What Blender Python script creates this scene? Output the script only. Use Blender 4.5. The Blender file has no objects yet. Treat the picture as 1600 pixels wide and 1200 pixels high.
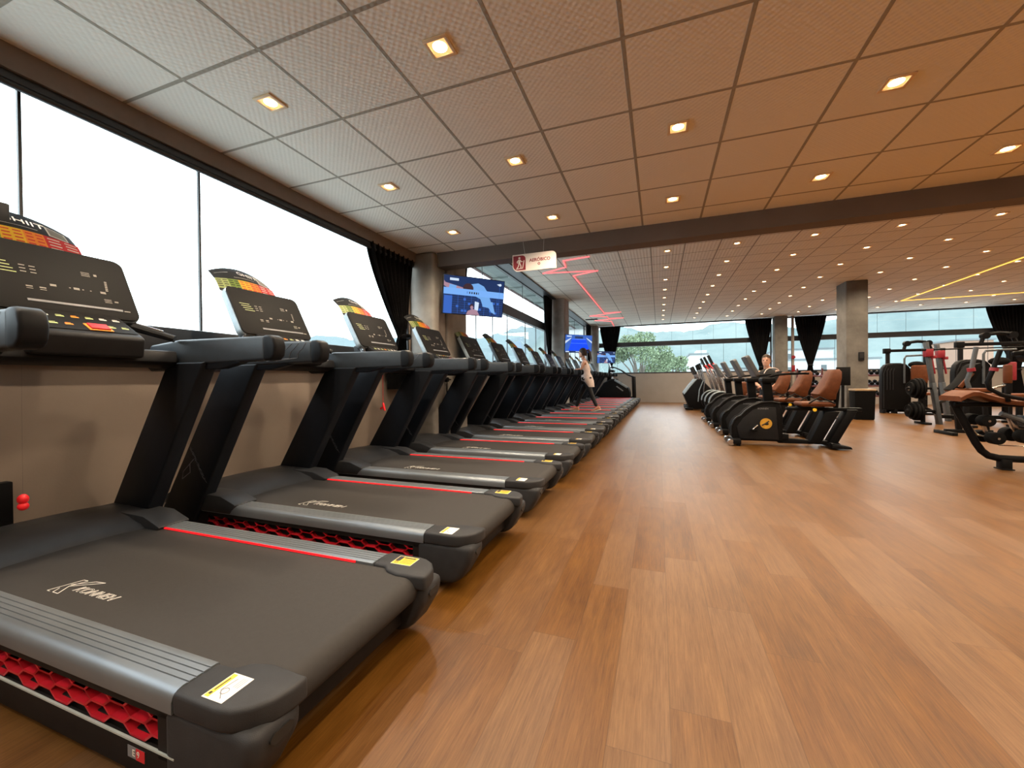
import bpy, bmesh, math, random
import numpy as np
from mathutils import Vector, Matrix, Euler
random.seed(7)
PI = math.pi
S = bpy.context.scene
COL = S.collection

# ---------------------------------------------------------------- camera
CX, CY, F = 800.0, 600.0, 634.5
def _axes():
    vy = np.array([1030 - CX, -(592 - CY), -F]); vy /= np.linalg.norm(vy)
    vx = -np.array([-950 - CX, -(612 - CY), -F]); vx -= vy * (vx @ vy); vx /= np.linalg.norm(vx)
    vz = np.cross(vx, vy)
    return vx, vy, vz
AX, AY, AZ = _axes()
M3 = Matrix((AX.tolist(), AY.tolist(), AZ.tolist()))      # world <- camera
CAMZ = 1.10
cam_data = bpy.data.cameras.new('camera')
cam_data.sensor_width = 36.0
cam_data.lens = F * 36.0 / 1600.0
cam_data.clip_start = 0.05
cam_data.clip_end = 2000
cam = bpy.data.objects.new('camera', cam_data)
COL.objects.link(cam)
cam.matrix_world = Matrix.Translation((0, 0, CAMZ)) @ M3.to_4x4()
S.camera = cam

# ---------------------------------------------------------------- world, exposure
S.view_settings.view_transform = 'Standard'
S.view_settings.look = 'None'
S.view_settings.gamma = 1.0
S.view_settings.use_curve_mapping = False
S.view_settings.exposure = 0.0
world = bpy.data.worlds.new('overcast_sky'); S.world = world
world.use_nodes = True
wn = world.node_tree; wn.nodes.clear()
wo = wn.nodes.new('ShaderNodeOutputWorld'); wb = wn.nodes.new('ShaderNodeBackground')
wt = wn.nodes.new('ShaderNodeTexCoord'); ws = wn.nodes.new('ShaderNodeSeparateXYZ'); wr = wn.nodes.new('ShaderNodeValToRGB')
wn.links.new(wt.outputs['Generated'], ws.inputs[0]); wn.links.new(ws.outputs['Z'], wr.inputs[0])
wr.color_ramp.elements[0].position = 0.0; wr.color_ramp.elements[0].color = (0.86, 0.96, 1.0, 1)
wr.color_ramp.elements[1].position = 0.6; wr.color_ramp.elements[1].color = (0.80, 0.90, 1.0, 1)
wn.links.new(wr.outputs[0], wb.inputs[0]); wb.inputs[1].default_value = 6.0
wn.links.new(wb.outputs[0], wo.inputs[0])
try:
    S.cycles.use_light_tree = True
    S.cycles.max_bounces = 10; S.cycles.diffuse_bounces = 6; S.cycles.transparent_max_bounces = 12
    S.cycles.sample_clamp_indirect = 8.0
    S.cycles.caustics_reflective = False; S.cycles.caustics_refractive = False
except Exception: pass

WARM = (1.0, 0.80, 0.58)
LAMP_W = 94.0

# light portals in the window openings of the two glazed walls
def portal(name, loc, rot, sx, sy):
    l = bpy.data.lights.new(name, 'AREA'); l.shape = 'RECTANGLE'; l.size = sx; l.size_y = sy
    l.cycles.is_portal = True
    o = bpy.data.objects.new(name, l); COL.objects.link(o); o.location = loc; o.rotation_euler = rot
portal('window_portal', (-3.44, 1.5, 2.15), (0, -PI / 2, 0), 1.3, 6.8)
portal('window_portal', (-3.44, 12.9, 2.55), (0, -PI / 2, 0), 2.3, 13.6)
portal('window_portal', (5.5, 20.4, 2.5), (-PI / 2, 0, 0), 17.0, 2.3)

# ---------------------------------------------------------------- mesh helper
class MB:
    def __init__(s):
        s.bm = bmesh.new(); s.mi = 0
    def _add(s, verts, faces, bev=0, seg=2, M=None):
        b = bmesh.new()
        vs = [b.verts.new(v) for v in verts]
        for f in faces:
            try: b.faces.new([vs[i] for i in f])
            except ValueError: pass
        bmesh.ops.recalc_face_normals(b, faces=b.faces)
        if bev > 0:
            es = [e for e in b.edges if len(e.link_faces) == 2 and e.calc_face_angle(0) > 0.45]
            bmesh.ops.bevel(b, geom=es, offset=bev, segments=seg, affect='EDGES', profile=0.5, clamp_overlap=True)
        s._merge(b, M)
        return s
    def _merge(s, b, M=None):
        if M is not None: bmesh.ops.transform(b, matrix=M, verts=b.verts)
        mp = {}
        for v in b.verts: mp[v] = s.bm.verts.new(v.co)
        for f in b.faces:
            try:
                nf = s.bm.faces.new([mp[v] for v in f.verts]); nf.material_index = s.mi
            except ValueError: pass
        b.free()
    def box(s, x0, x1, y0, y1, z0, z1, bev=0, seg=2, M=None):
        v = [(x, y, z) for x in (x0, x1) for y in (y0, y1) for z in (z0, z1)]
        f = [(0, 1, 3, 2), (4, 6, 7, 5), (0, 4, 5, 1), (2, 3, 7, 6), (0, 2, 6, 4), (1, 5, 7, 3)]
        return s._add(v, f, bev, seg, M)
    def prism(s, pts, ax, a0, a1, bev=0, seg=2, M=None):
        n = len(pts)
        def P(p, a):
            return (a, p[0], p[1]) if ax == 'x' else ((p[0], a, p[1]) if ax == 'y' else (p[0], p[1], a))
        v = [P(p, a0) for p in pts] + [P(p, a1) for p in pts]
        f = [tuple(range(n)), tuple(range(2 * n - 1, n - 1, -1))] + [(i, (i + 1) % n, n + (i + 1) % n, n + i) for i in range(n)]
        return s._add(v, f, bev, seg, M)
    def loft(s, secs, caps=True, M=None, closed=True):
        n = len(secs[0]); v = [p for q in secs for p in q]; f = []
        for k in range(len(secs) - 1):
            for i in range(n if closed else n - 1):
                j = (i + 1) % n
                f.append((k * n + i, k * n + j, (k + 1) * n + j, (k + 1) * n + i))
        if caps and closed:
            f.append(tuple(range(n))); f.append(tuple(range((len(secs) - 1) * n, len(secs) * n)))
        return s._add(v, f, M=M)
    def tube(s, pts, r, n=10, M=None, sq=None, cyc=False):
        pts = [Vector(p) for p in pts]; m = len(pts)
        rs = r if isinstance(r, (list, tuple)) else [r] * m
        secs = []; up = None
        for i, p in enumerate(pts):
            if cyc: d = pts[(i + 1) % m] - pts[i - 1]
            else: d = (pts[min(i + 1, m - 1)] - pts[max(i - 1, 0)])
            d.normalize()
            if up is None:
                up = Vector((0, 0, 1)) if abs(d.z) < .9 else Vector((0, 1, 0))
            side = d.cross(up).normalized(); up = side.cross(d).normalized()
            a, b = (sq if sq else (1, 1))
            secs.append([tuple(p + side * math.cos(2 * PI * k / n) * rs[i] * a + up * math.sin(2 * PI * k / n) * rs[i] * b) for k in range(n)])
        if cyc: secs.append(secs[0])
        return s.loft(secs, caps=not cyc, M=M)
    def cyl(s, p, q, r, n=20, r2=None, bev=0, M=None):
        p = Vector(p); q = Vector(q); d = (q - p).normalized()
        a = d.cross(Vector((0, 0, 1)) if abs(d.z) < .9 else Vector((0, 1, 0))).normalized(); b = d.cross(a)
        r2 = r if r2 is None else r2
        v = [tuple(p + (a * math.cos(2 * PI * k / n) + b * math.sin(2 * PI * k / n)) * r) for k in range(n)]
        v += [tuple(q + (a * math.cos(2 * PI * k / n) + b * math.sin(2 * PI * k / n)) * r2) for k in range(n)]
        f = [tuple(range(n)), tuple(range(n, 2 * n))] + [(i, (i + 1) % n, n + (i + 1) % n, n + i) for i in range(n)]
        return s._add(v, f, bev, 2, M)
    def ring(s, c, ax, r, t, n=24, m=8, M=None):
        pts = []
        for k in range(n):
            a = 2 * PI * k / n; u, w = math.cos(a) * r, math.sin(a) * r
            pts.append((c[0], c[1] + u, c[2] + w) if ax == 'x' else ((c[0] + u, c[1], c[2] + w) if ax == 'y' else (c[0] + u, c[1] + w, c[2])))
        return s.tube(pts, t, m, M=M, cyc=True)
    def bar(s, p, q, w, h, bev=0, up=(0, 0, 1), M=None):
        p = Vector(p); q = Vector(q); d = (q - p); L = d.length; d.normalize()
        up = Vector(up)
        if abs(d.dot(up)) > .98: up = Vector((1, 0, 0))
        sd = d.cross(up).normalized(); u = sd.cross(d).normalized()
        T = Matrix((sd, d, u)).transposed().to_4x4(); T.translation = p
        if M is not None: T = M @ T
        return s.box(-w / 2, w / 2, 0, L, -h / 2, h / 2, bev, 2, T)
    def lathe(s, prof, c=(0, 0, 0), n=24, M=None):
        secs = [[(c[0] + max(r, 1e-4) * math.cos(2 * PI * k / n), c[1] + max(r, 1e-4) * math.sin(2 * PI * k / n), c[2] + z) for k in range(n)] for r, z in prof]
        return s.loft(secs, M=M)
    def ell(s, c, r, n=16, m=10, M=None):
        secs = []
        for i in range(m + 1):
            t = PI * i / m; sn = max(math.sin(t), .02)
            secs.append([(c[0] + r[0] * sn * math.cos(2 * PI * k / n), c[1] + r[1] * sn * math.sin(2 * PI * k / n), c[2] - r[2] * math.cos(t)) for k in range(n)])
        return s.loft(secs, M=M)
    def quad(s, a, b, c, d):
        s.bm.faces.new([s.bm.verts.new(v) for v in (a, b, c, d)]); return s
    def sheet(s, grid, th=0):
        """grid[i][j] of points -> surface (thickened along its own normals when th>0)"""
        R_, C_ = len(grid), len(grid[0])
        b = bmesh.new(); V = [[b.verts.new(p) for p in row] for row in grid]
        for i in range(R_ - 1):
            for j in range(C_ - 1): b.faces.new((V[i][j], V[i][j + 1], V[i + 1][j + 1], V[i + 1][j]))
        if th: bmesh.ops.solidify(b, geom=b.faces[:], thickness=th)
        s._merge(b); return s
    def build(s, name, mat, parent=None, ang=35, loc=None):
        me = bpy.data.meshes.new(name); s.bm.to_mesh(me); s.bm.free()
        for m in (mat if isinstance(mat, (list, tuple)) else [mat]): me.materials.append(m)
        me.shade_smooth(); me.set_sharp_from_angle(angle=math.radians(ang))
        o = bpy.data.objects.new(name, me); COL.objects.link(o)
        if parent is not None: o.parent = parent
        if loc is not None: o.location = loc
        return o

def tag(o, label=None, cat=None, group=None, kind=None):
    if label: o['label'] = label
    if cat: o['category'] = cat
    if group: o['group'] = group
    if kind: o['kind'] = kind
    return o
def thing(name, label, cat, loc=(0, 0, 0), rz=0, group=None):
    o = bpy.data.objects.new(name, None); COL.objects.link(o); o.empty_display_size = .1
    o.location = loc; o.rotation_euler = (0, 0, rz)
    return tag(o, label, cat, group)
def struct(o): o['kind'] = 'structure'; return o
def copy_tree(o, parent=None):
    c = o.copy(); COL.objects.link(c)
    if parent is not None: c.parent = parent
    for ch in KIDS.get(o.name, None) or [x for x in bpy.data.objects if x.parent == o]: copy_tree(ch, c)
    return c
KIDS = {}
def freeze(o):
    """remember the children of a prototype, so that copying stays quick"""
    ks = [x for x in bpy.data.objects if x.parent == o]; KIDS[o.name] = ks
    for k in ks: freeze(k)

def text_obj(name, body, size, mat, M, parent=None, shear=0, outline=False, depth=0.0006, align='CENTER', sx=1, bold=0):
    cu = bpy.data.curves.new(name, 'FONT'); cu.body = body; cu.size = size; cu.shear = shear
    cu.offset = bold; cu.align_x = align; cu.align_y = 'CENTER'; cu.resolution_u = 3
    if outline: cu.fill_mode = 'NONE'; cu.bevel_depth = size * .016; cu.bevel_resolution = 0
    else: cu.extrude = depth
    t = bpy.data.objects.new(name + '_tmp', cu); COL.objects.link(t)
    dg = bpy.context.evaluated_depsgraph_get()
    me = bpy.data.meshes.new_from_object(t.evaluated_get(dg)); me.name = name
    bpy.data.objects.remove(t); bpy.data.curves.remove(cu)
    me.transform(M @ Matrix.Diagonal((sx, 1, 1, 1)))
    me.materials.clear(); me.materials.append(mat)
    o = bpy.data.objects.new(name, me); COL.objects.link(o)
    if parent is not None: o.parent = parent
    return o
def frame(o, x, y):
    """matrix placing the XY plane at o with the given x and y directions"""
    x = Vector(x).normalized(); y = Vector(y).normalized(); z = x.cross(y)
    T = Matrix((x, y, z)).transposed().to_4x4(); T.translation = Vector(o); return T

# ---------------------------------------------------------------- materials
def new_mat(name):
    m = bpy.data.materials.new(name); m.use_nodes = True; nt = m.node_tree
    return m, nt, nt.nodes['Principled BSDF']
def nd(nt, t, **kw):
    n = nt.nodes.new(t)
    for k, v in kw.items():
        if k.startswith('_'): n.inputs[int(k[1:])].default_value = v
        else: setattr(n, k, v)
    return n
def mat(name, col, rough=.5, metal=0, noise=.12, nscale=18, bump=0, bscale=200, spec=.5, coat=0, emit=None, es=0, trans=0, sheen=0):
    m, nt, b = new_mat(name)
    L = nt.links.new
    tc = nd(nt, 'ShaderNodeTexCoord')
    if noise:
        n = nd(nt, 'ShaderNodeTexNoise'); n.inputs['Scale'].default_value = nscale; n.inputs['Detail'].default_value = 3
        L(tc.outputs['Object'], n.inputs['Vector'])
        r = nd(nt, 'ShaderNodeMapRange'); r.inputs[1].default_value = .3; r.inputs[2].default_value = .7
        r.inputs[3].default_value = 1 - noise; r.inputs[4].default_value = 1 + noise
        L(n.outputs['Fac'], r.inputs[0])
        mx = nd(nt, 'ShaderNodeVectorMath', operation='SCALE'); mx.inputs[0].default_value = col[:3]
        L(r.outputs[0], mx.inputs['Scale']); L(mx.outputs[0], b.inputs['Base Color'])
    else: b.inputs['Base Color'].default_value = (*col[:3], 1)
    b.inputs['Roughness'].default_value = rough; b.inputs['Metallic'].default_value = metal
    b.inputs['Specular IOR Level'].default_value = spec; b.inputs['Coat Weight'].default_value = coat
    if sheen: b.inputs['Sheen Weight'].default_value = sheen
    if bump:
        n2 = nd(nt, 'ShaderNodeTexNoise'); n2.inputs['Scale'].default_value = bscale; n2.inputs['Detail'].default_value = 2
        L(tc.outputs['Object'], n2.inputs['Vector'])
        bp = nd(nt, 'ShaderNodeBump'); bp.inputs['Strength'].default_value = bump; bp.inputs['Distance'].default_value = .002
        L(n2.outputs['Fac'], bp.inputs['Height']); L(bp.outputs[0], b.inputs['Normal'])
    if emit: b.inputs['Emission Color'].default_value = (*emit, 1); b.inputs['Emission Strength'].default_value = es
    return m

K = {}
K['plastic'] = mat('black_moulded_plastic', (.012, .0125, .014), .45, spec=.2, bump=.25, bscale=500)
K['hood'] = mat('charcoal_hood_plastic', (.030, .032, .036), .42, spec=.28, bump=.25, bscale=450)
K['cap'] = mat('grey_end_cap_plastic', (.030, .031, .034), .5, spec=.2, bump=.3, bscale=600)
K['skirt'] = mat('dark_side_skirt', (.012, .010, .0095), .55, spec=.15)
K['upright'] = mat('black_painted_steel', (.006, .008, .012), .45, spec=.22)
K['rail'] = mat('slate_handrail_rubber', (.026, .034, .044), .42, bump=.2)
K['railend'] = mat('handrail_black_tip', (.005, .006, .008), .5, spec=.2)
K['alu'] = mat('brushed_grey_aluminium', (.20, .225, .25), .36, metal=.55, noise=.06, nscale=6)
K['belt'] = mat('running_belt_rubber', (.033, .031, .030), .7, spec=.25, bump=.5, bscale=900, noise=.06, nscale=60)
K['red'] = mat('red_honeycomb_plastic', (.50, .012, .025), .35)
K['strip'] = mat('pale_trim_strip', (.45, .50, .48), .4)
K['led'] = mat('red_light_strip', (.5, .01, .01), .4, noise=0, emit=(1, .012, .02), es=1.0)
K['glass_blk'] = mat('console_black_plastic', (.010, .0095, .0095), .6, noise=0, spec=.12)
K['conside'] = mat('console_silver_edge', (.30, .36, .40), .4, metal=.3)
K['mark'] = mat('console_print', (.28, .27, .24), .6, noise=0)
K['white'] = mat('white_print', (.75, .74, .70), .5, noise=0)
K['dimwhite'] = mat('dim_grey_print', (.20, .21, .23), .5, noise=0)
K['orange'] = mat('orange_print', (.85, .30, .03), .5, noise=0)
K['yellow'] = mat('yellow_print', (.85, .55, .03), .5, noise=0)
K['redp'] = mat('red_print', (.65, .02, .03), .5, noise=0)
K['crimson'] = mat('crimson_print', (.22, .004, .012), .5, noise=0)
K['hookred'] = mat('dull_red_plastic', (.23, .012, .022), .45)
K['green'] = mat('green_print', (.22, .33, .06), .5, noise=0)
K['ltgreen'] = mat('light_green_print', (.50, .58, .25), .5, noise=0)
K['black'] = mat('black_print', (.012, .012, .012), .5, noise=0)
K['chrome'] = mat('bright_metal', (.55, .55, .57), .25, metal=1, noise=.05)
K['steel'] = mat('black_machine_steel', (.0045, .0045, .005), .5, spec=.12)
K['grey_steel'] = mat('grey_powder_coated_steel', (.060, .070, .080), .4)
K['leather'] = mat('tan_brown_upholstery', (.115, .035, .012), .55, spec=.2, noise=.15, bump=.3, bscale=250)
K['curtain'] = mat('black_curtain_cloth', (.010, .009, .009), .9, noise=.2, nscale=40, spec=.15, sheen=.05)
K['frame'] = mat('dark_window_frame', (.022, .023, .026), .4)
K['box_taupe'] = mat('fascia_taupe_paint', (.20, .165, .14), .8, noise=.06)
K['rubber'] = mat('black_rubber', (.0045, .0045, .0045), .75, spec=.08, bump=.2)
K['lamp'] = mat('lamp_lens', (1, 1, 1), .5, noise=0, emit=(1, .78, .46), es=12)
K['lampglow'] = mat('warm_reflector_glow', (.8, .6, .35), .5, noise=0, emit=(1, .52, .18), es=1.1)  # lamplight on the plate behind the lens, put in as a faint warm glow
K['lampring'] = mat('warm_lit_lamp_trim', (.85, .66, .42), .45, noise=0)  # warm light of the lamp is put into the trim colour

def wall_mat(name, c1, c2, sc=1.6, rough=.85, bump=.15):
    m, nt, b = new_mat(name); L = nt.links.new
    tc = nd(nt, 'ShaderNodeTexCoord')
    n = nd(nt, 'ShaderNodeTexNoise'); n.inputs['Scale'].default_value = sc; n.inputs['Detail'].default_value = 8; n.inputs['Roughness'].default_value = .6
    L(tc.outputs['Object'], n.inputs['Vector'])
    r = nd(nt, 'ShaderNodeValToRGB'); r.color_ramp.elements[0].position = .3; r.color_ramp.elements[1].position = .7
    r.color_ramp.elements[0].color = (*c1, 1); r.color_ramp.elements[1].color = (*c2, 1)
    L(n.outputs['Fac'], r.inputs[0]); L(r.outputs[0], b.inputs['Base Color'])
    n2 = nd(nt, 'ShaderNodeTexNoise'); n2.inputs['Scale'].default_value = 90; n2.inputs['Detail'].default_value = 4
    L(tc.outputs['Object'], n2.inputs['Vector'])
    bp = nd(nt, 'ShaderNodeBump'); bp.inputs['Strength'].default_value = bump; bp.inputs['Distance'].default_value = .004
    L(n2.outputs['Fac'], bp.inputs['Height']); L(bp.outputs[0], b.inputs['Normal'])
    b.inputs['Roughness'].default_value = rough
    return m
K['lightwall'] = wall_mat('pale_painted_plaster', (.55, .50, .44), (.60, .55, .49))  # for the walls out of view, made pale to bounce light to the ceiling
K['wall'] = wall_mat('taupe_painted_plaster', (.25, .195, .155), (.29, .23, .185))
K['farwall'] = wall_mat('grey_painted_plaster', (.24, .215, .195), (.28, .25, .225))
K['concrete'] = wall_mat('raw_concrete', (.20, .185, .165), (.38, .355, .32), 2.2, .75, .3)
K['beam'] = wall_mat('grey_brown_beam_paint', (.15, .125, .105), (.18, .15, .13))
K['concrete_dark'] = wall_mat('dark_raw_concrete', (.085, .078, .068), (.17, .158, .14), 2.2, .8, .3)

def floor_mat():
    m, nt, b = new_mat('oak_vinyl_planks'); L = nt.links.new
    def mth(op, a, c=None, d=None):
        n = nd(nt, 'ShaderNodeMath', operation=op)
        for i, v in enumerate((a, c, d)):
            if v is None: continue
            if isinstance(v, (int, float)): n.inputs[i].default_value = v
            else: L(v, n.inputs[i])
        return n.outputs[0]
    geo = nd(nt, 'ShaderNodeNewGeometry'); sp = nd(nt, 'ShaderNodeSeparateXYZ'); L(geo.outputs['Position'], sp.inputs[0])
    u = mth('DIVIDE', mth('ADD', sp.outputs['X'], 20.03), .184)
    row = mth('FLOOR', u); fu = mth('SUBTRACT', u, row)
    wr_ = nd(nt, 'ShaderNodeTexWhiteNoise', noise_dimensions='1D'); L(row, wr_.inputs['W'])
    v = mth('ADD', mth('DIVIDE', sp.outputs['Y'], 1.22), mth('MULTIPLY', wr_.outputs['Value'], 7.3))
    cid = mth('FLOOR', v); fv = mth('SUBTRACT', v, cid)
    cm = nd(nt, 'ShaderNodeCombineXYZ'); L(row, cm.inputs[0]); L(cid, cm.inputs[1])
    wp = nd(nt, 'ShaderNodeTexWhiteNoise', noise_dimensions='3D'); L(cm.outputs[0], wp.inputs['Vector'])
    # grain coordinates, shifted per plank
    gx = mth('ADD', sp.outputs['X'], mth('MULTIPLY', wp.outputs['Value'], 37.0))
    gv = nd(nt, 'ShaderNodeCombineXYZ'); L(mth('MULTIPLY', gx, 1.0), gv.inputs[0]); L(mth('MULTIPLY', sp.outputs['Y'], .045), gv.inputs[1]); L(wp.outputs['Value'], gv.inputs[2])
    g1 = nd(nt, 'ShaderNodeTexNoise'); g1.inputs['Scale'].default_value = 150; g1.inputs['Detail'].default_value = 7; g1.inputs['Roughness'].default_value = .72; g1.inputs['Distortion'].default_value = .3
    L(gv.outputs[0], g1.inputs['Vector'])
    gv2 = nd(nt, 'ShaderNodeCombineXYZ'); L(gx, gv2.inputs[0]); L(mth('MULTIPLY', sp.outputs['Y'], .22), gv2.inputs[1]); L(wp.outputs['Value'], gv2.inputs[2])
    g2 = nd(nt, 'ShaderNodeTexNoise'); g2.inputs['Scale'].default_value = 9; g2.inputs['Detail'].default_value = 4; g2.inputs['Distortion'].default_value = .8
    L(gv2.outputs[0], g2.inputs['Vector'])
    wv = nd(nt, 'ShaderNodeTexWave', wave_type='RINGS', rings_direction='Z'); wv.inputs['Scale'].default_value = 5.5; wv.inputs['Distortion'].default_value = 5; wv.inputs['Detail'].default_value = 3; wv.inputs['Detail Scale'].default_value = 1.2
    L(gv2.outputs[0], wv.inputs['Vector'])
    t = mth('ADD', mth('MULTIPLY', g1.outputs['Fac'], .66), mth('ADD', mth('MULTIPLY', g2.outputs['Fac'], .34), mth('MULTIPLY', wv.outputs['Fac'], .03)))
    t = mth('ADD', t, mth('MULTIPLY', mth('SUBTRACT', wp.outputs['Value'], .5), .11))
    r = nd(nt, 'ShaderNodeValToRGB'); e = r.color_ramp.elements
    e[0].position = .32; e[0].color = (.052, .0205, .0055, 1); e[1].position = .70; e[1].color = (.158, .079, .0265, 1)
    e2 = r.color_ramp.elements.new(.50); e2.color = (.104, .047, .0140, 1)
    L(t, r.inputs[0])
    # hue shift per plank
    hs = nd(nt, 'ShaderNodeHueSaturation'); L(r.outputs[0], hs.inputs['Color'])
    L(mth('ADD', 1.10, mth('MULTIPLY', wp.outputs['Value'], -.18)), hs.inputs['Saturation'])
    # knots
    vo = nd(nt, 'ShaderNodeTexVoronoi'); vo.inputs['Scale'].default_value = 1.0
    kv = nd(nt, 'ShaderNodeCombineXYZ'); L(mth('MULTIPLY', sp.outputs['X'], 3.2), kv.inputs[0]); L(mth('MULTIPLY', sp.outputs['Y'], 1.1), kv.inputs[1])
    L(kv.outputs[0], vo.inputs['Vector'])
    kn = nd(nt, 'ShaderNodeMapRange'); kn.inputs[1].default_value = .02; kn.inputs[2].default_value = .14; kn.inputs[3].default_value = .40; kn.inputs[4].default_value = 1
    L(mth('ADD', vo.outputs['Distance'], mth('MULTIPLY', g1.outputs['Fac'], .06)), kn.inputs[0])
    # seams
    ex = mth('MINIMUM', fu, mth('SUBTRACT', 1, fu)); ey = mth('MINIMUM', fv, mth('SUBTRACT', 1, fv))
    sx = nd(nt, 'ShaderNodeMapRange'); sx.inputs[1].default_value = .004; sx.inputs[2].default_value = .014; sx.inputs[3].default_value = .72; L(ex, sx.inputs[0])
    sy = nd(nt, 'ShaderNodeMapRange'); sy.inputs[1].default_value = .0006; sy.inputs[2].default_value = .002; sy.inputs[3].default_value = .75; L(ey, sy.inputs[0])
    k = mth('MULTIPLY', mth('MULTIPLY', sx.outputs[0], sy.outputs[0]), kn.outputs[0])
    sc = nd(nt, 'ShaderNodeVectorMath', operation='SCALE'); L(hs.outputs[0], sc.inputs[0]); L(k, sc.inputs['Scale'])
    L(sc.outputs[0], b.inputs['Base Color'])
    rr = nd(nt, 'ShaderNodeMapRange'); rr.inputs[3].default_value = .30; rr.inputs[4].default_value = .42; L(g1.outputs['Fac'], rr.inputs[0]); L(rr.outputs[0], b.inputs['Roughness'])
    bp = nd(nt, 'ShaderNodeBump'); bp.inputs['Strength'].default_value = .12; bp.inputs['Distance'].default_value = .002
    L(mth('MULTIPLY', g1.outputs['Fac'], k), bp.inputs['Height']); L(bp.outputs[0], b.inputs['Normal'])
    b.inputs['Specular IOR Level'].default_value = .30
    return m
K['floor'] = floor_mat()

def ceil_mat(name, x0, y0, base, dimple=True, sx=.625, sy=.625):
    """square lay-in tiles, embossed, with the shadow gaps between them painted darker"""
    m, nt, b = new_mat(name); L = nt.links.new
    def mth(op, a, c=None):
        n = nd(nt, 'ShaderNodeMath', operation=op)
        for i, v in enumerate((a, c)):
            if v is None: continue
            if isinstance(v, (int, float)): n.inputs[i].default_value = v
            else: L(v, n.inputs[i])
        return n.outputs[0]
    geo = nd(nt, 'ShaderNodeNewGeometry'); sp = nd(nt, 'ShaderNodeSeparateXYZ'); L(geo.outputs['Position'], sp.inputs[0])
    def edge(o, off, s):
        u = mth('DIVIDE', mth('SUBTRACT', o, off), s); fl = mth('FLOOR', u); fr = mth('SUBTRACT', u, fl)
        return mth('MULTIPLY', mth('MINIMUM', fr, mth('SUBTRACT', 1, fr)), s), fl
    ex, ix = edge(sp.outputs['X'], x0, sx); ey, iy = edge(sp.outputs['Y'], y0, sy)
    e = mth('MINIMUM', ex, ey)
    g = nd(nt, 'ShaderNodeMapRange'); g.inputs[1].default_value = .0095; g.inputs[2].default_value = .0125; L(e, g.inputs[0])
    cmb = nd(nt, 'ShaderNodeCombineXYZ'); L(ix, cmb.inputs[0]); L(iy, cmb.inputs[1])
    wn_ = nd(nt, 'ShaderNodeTexWhiteNoise', noise_dimensions='2D'); L(cmb.outputs[0], wn_.inputs['Vector'])
    nz = nd(nt, 'ShaderNodeTexNoise'); nz.inputs['Scale'].default_value = 60; nz.inputs['Detail'].default_value = 3; L(geo.outputs['Position'], nz.inputs['Vector'])
    br = mth('ADD', .95, mth('ADD', mth('MULTIPLY', wn_.outputs['Value'], .05), mth('MULTIPLY', nz.outputs['Fac'], .05)))
    mx = nd(nt, 'ShaderNodeMix', data_type='RGBA'); L(g.outputs[0], mx.inputs['Factor'])
    mx.inputs[6].default_value = (base[0] * .42, base[1] * .40, base[2] * .36, 1); mx.inputs[7].default_value = (*base, 1)
    sc = nd(nt, 'ShaderNodeVectorMath', operation='SCALE'); L(mx.outputs[2], sc.inputs[0]); L(br, sc.inputs['Scale'])
    L(sc.outputs[0], b.inputs['Base Color'])
    b.inputs['Roughness'].default_value = .75
    if dimple:
        a1 = mth('SINE', mth('MULTIPLY', sp.outputs['X'], 2 * PI / .0417)); a2 = mth('SINE', mth('MULTIPLY', sp.outputs['Y'], 2 * PI / .0417))
        h = mth('MULTIPLY', a1, a2)
    else:
        h = mth('SINE', mth('MULTIPLY', sp.outputs['X'], 2 * PI / .0625))
    tot = mth('ADD', mth('MULTIPLY', h, .5), mth('MULTIPLY', g.outputs[0], -2.0))
    bp = nd(nt, 'ShaderNodeBump'); bp.inputs['Strength'].default_value = .75; bp.inputs['Distance'].default_value = .003
    L(tot, bp.inputs['Height']); L(bp.outputs[0], b.inputs['Normal'])
    return m
K['ceil1'] = ceil_mat('embossed_ceiling_tiles', .14 - .3125, 2.26, (.92, .89, .79))
K['ceil2'] = ceil_mat('ribbed_ceiling_tiles', .17 - .3125, 8.76 - .3125, (.83, .80, .71), False)

def glass_mat():
    m, nt, b = new_mat('window_glass'); nt.nodes.remove(b); L = nt.links.new
    out = nt.nodes['Material Output']
    tr = nd(nt, 'ShaderNodeBsdfTransparent'); tr.inputs[0].default_value = (.90, .95, .94, 1)
    gl = nd(nt, 'ShaderNodeBsdfGlossy'); gl.inputs['Roughness'].default_value = .01
    fr = nd(nt, 'ShaderNodeFresnel'); fr.inputs['IOR'].default_value = 1.45
    mx = nd(nt, 'ShaderNodeMixShader'); L(fr.outputs[0], mx.inputs[0]); L(tr.outputs[0], mx.inputs[1]); L(gl.outputs[0], mx.inputs[2])
    L(mx.outputs[0], out.inputs[0]); return m
K['glass'] = glass_mat()
# ================================================================ THE ROOM
C1, C2 = 2.92, 3.67
XL, XR, YB, YF = -3.35, 14.2, -4.0, 20.2
m = MB(); m.box(XL - .2, XR + .2, YB - .2, YF + .2, -.2, 0); struct(m.build('floor', K['floor']))
m = MB(); m.box(-3.24, XR, YB, 5.12, C1, C1 + .1); struct(m.build('ceiling', K['ceil1']))
m = MB(); m.box(-3.06, XR, 5.28, YF, C2, C2 + .1); struct(m.build('ceiling', K['ceil2']))
m = MB(); m.box(-2.95, XR, 5.08, 5.30, 2.72, C2 + .1); struct(m.build('trim_1', K['beam']))          # concrete beam between the two ceilings
m = MB(); m.box(XR, XR + .2, YB, YF + .2, 0, C2 + .1); struct(m.build('wall_right', K['lightwall']))
m = MB(); m.box(XL - .2, XR + .2, YB - .2, YB, 0, C2 + .1); struct(m.build('wall_back', K['lightwall']))
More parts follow.
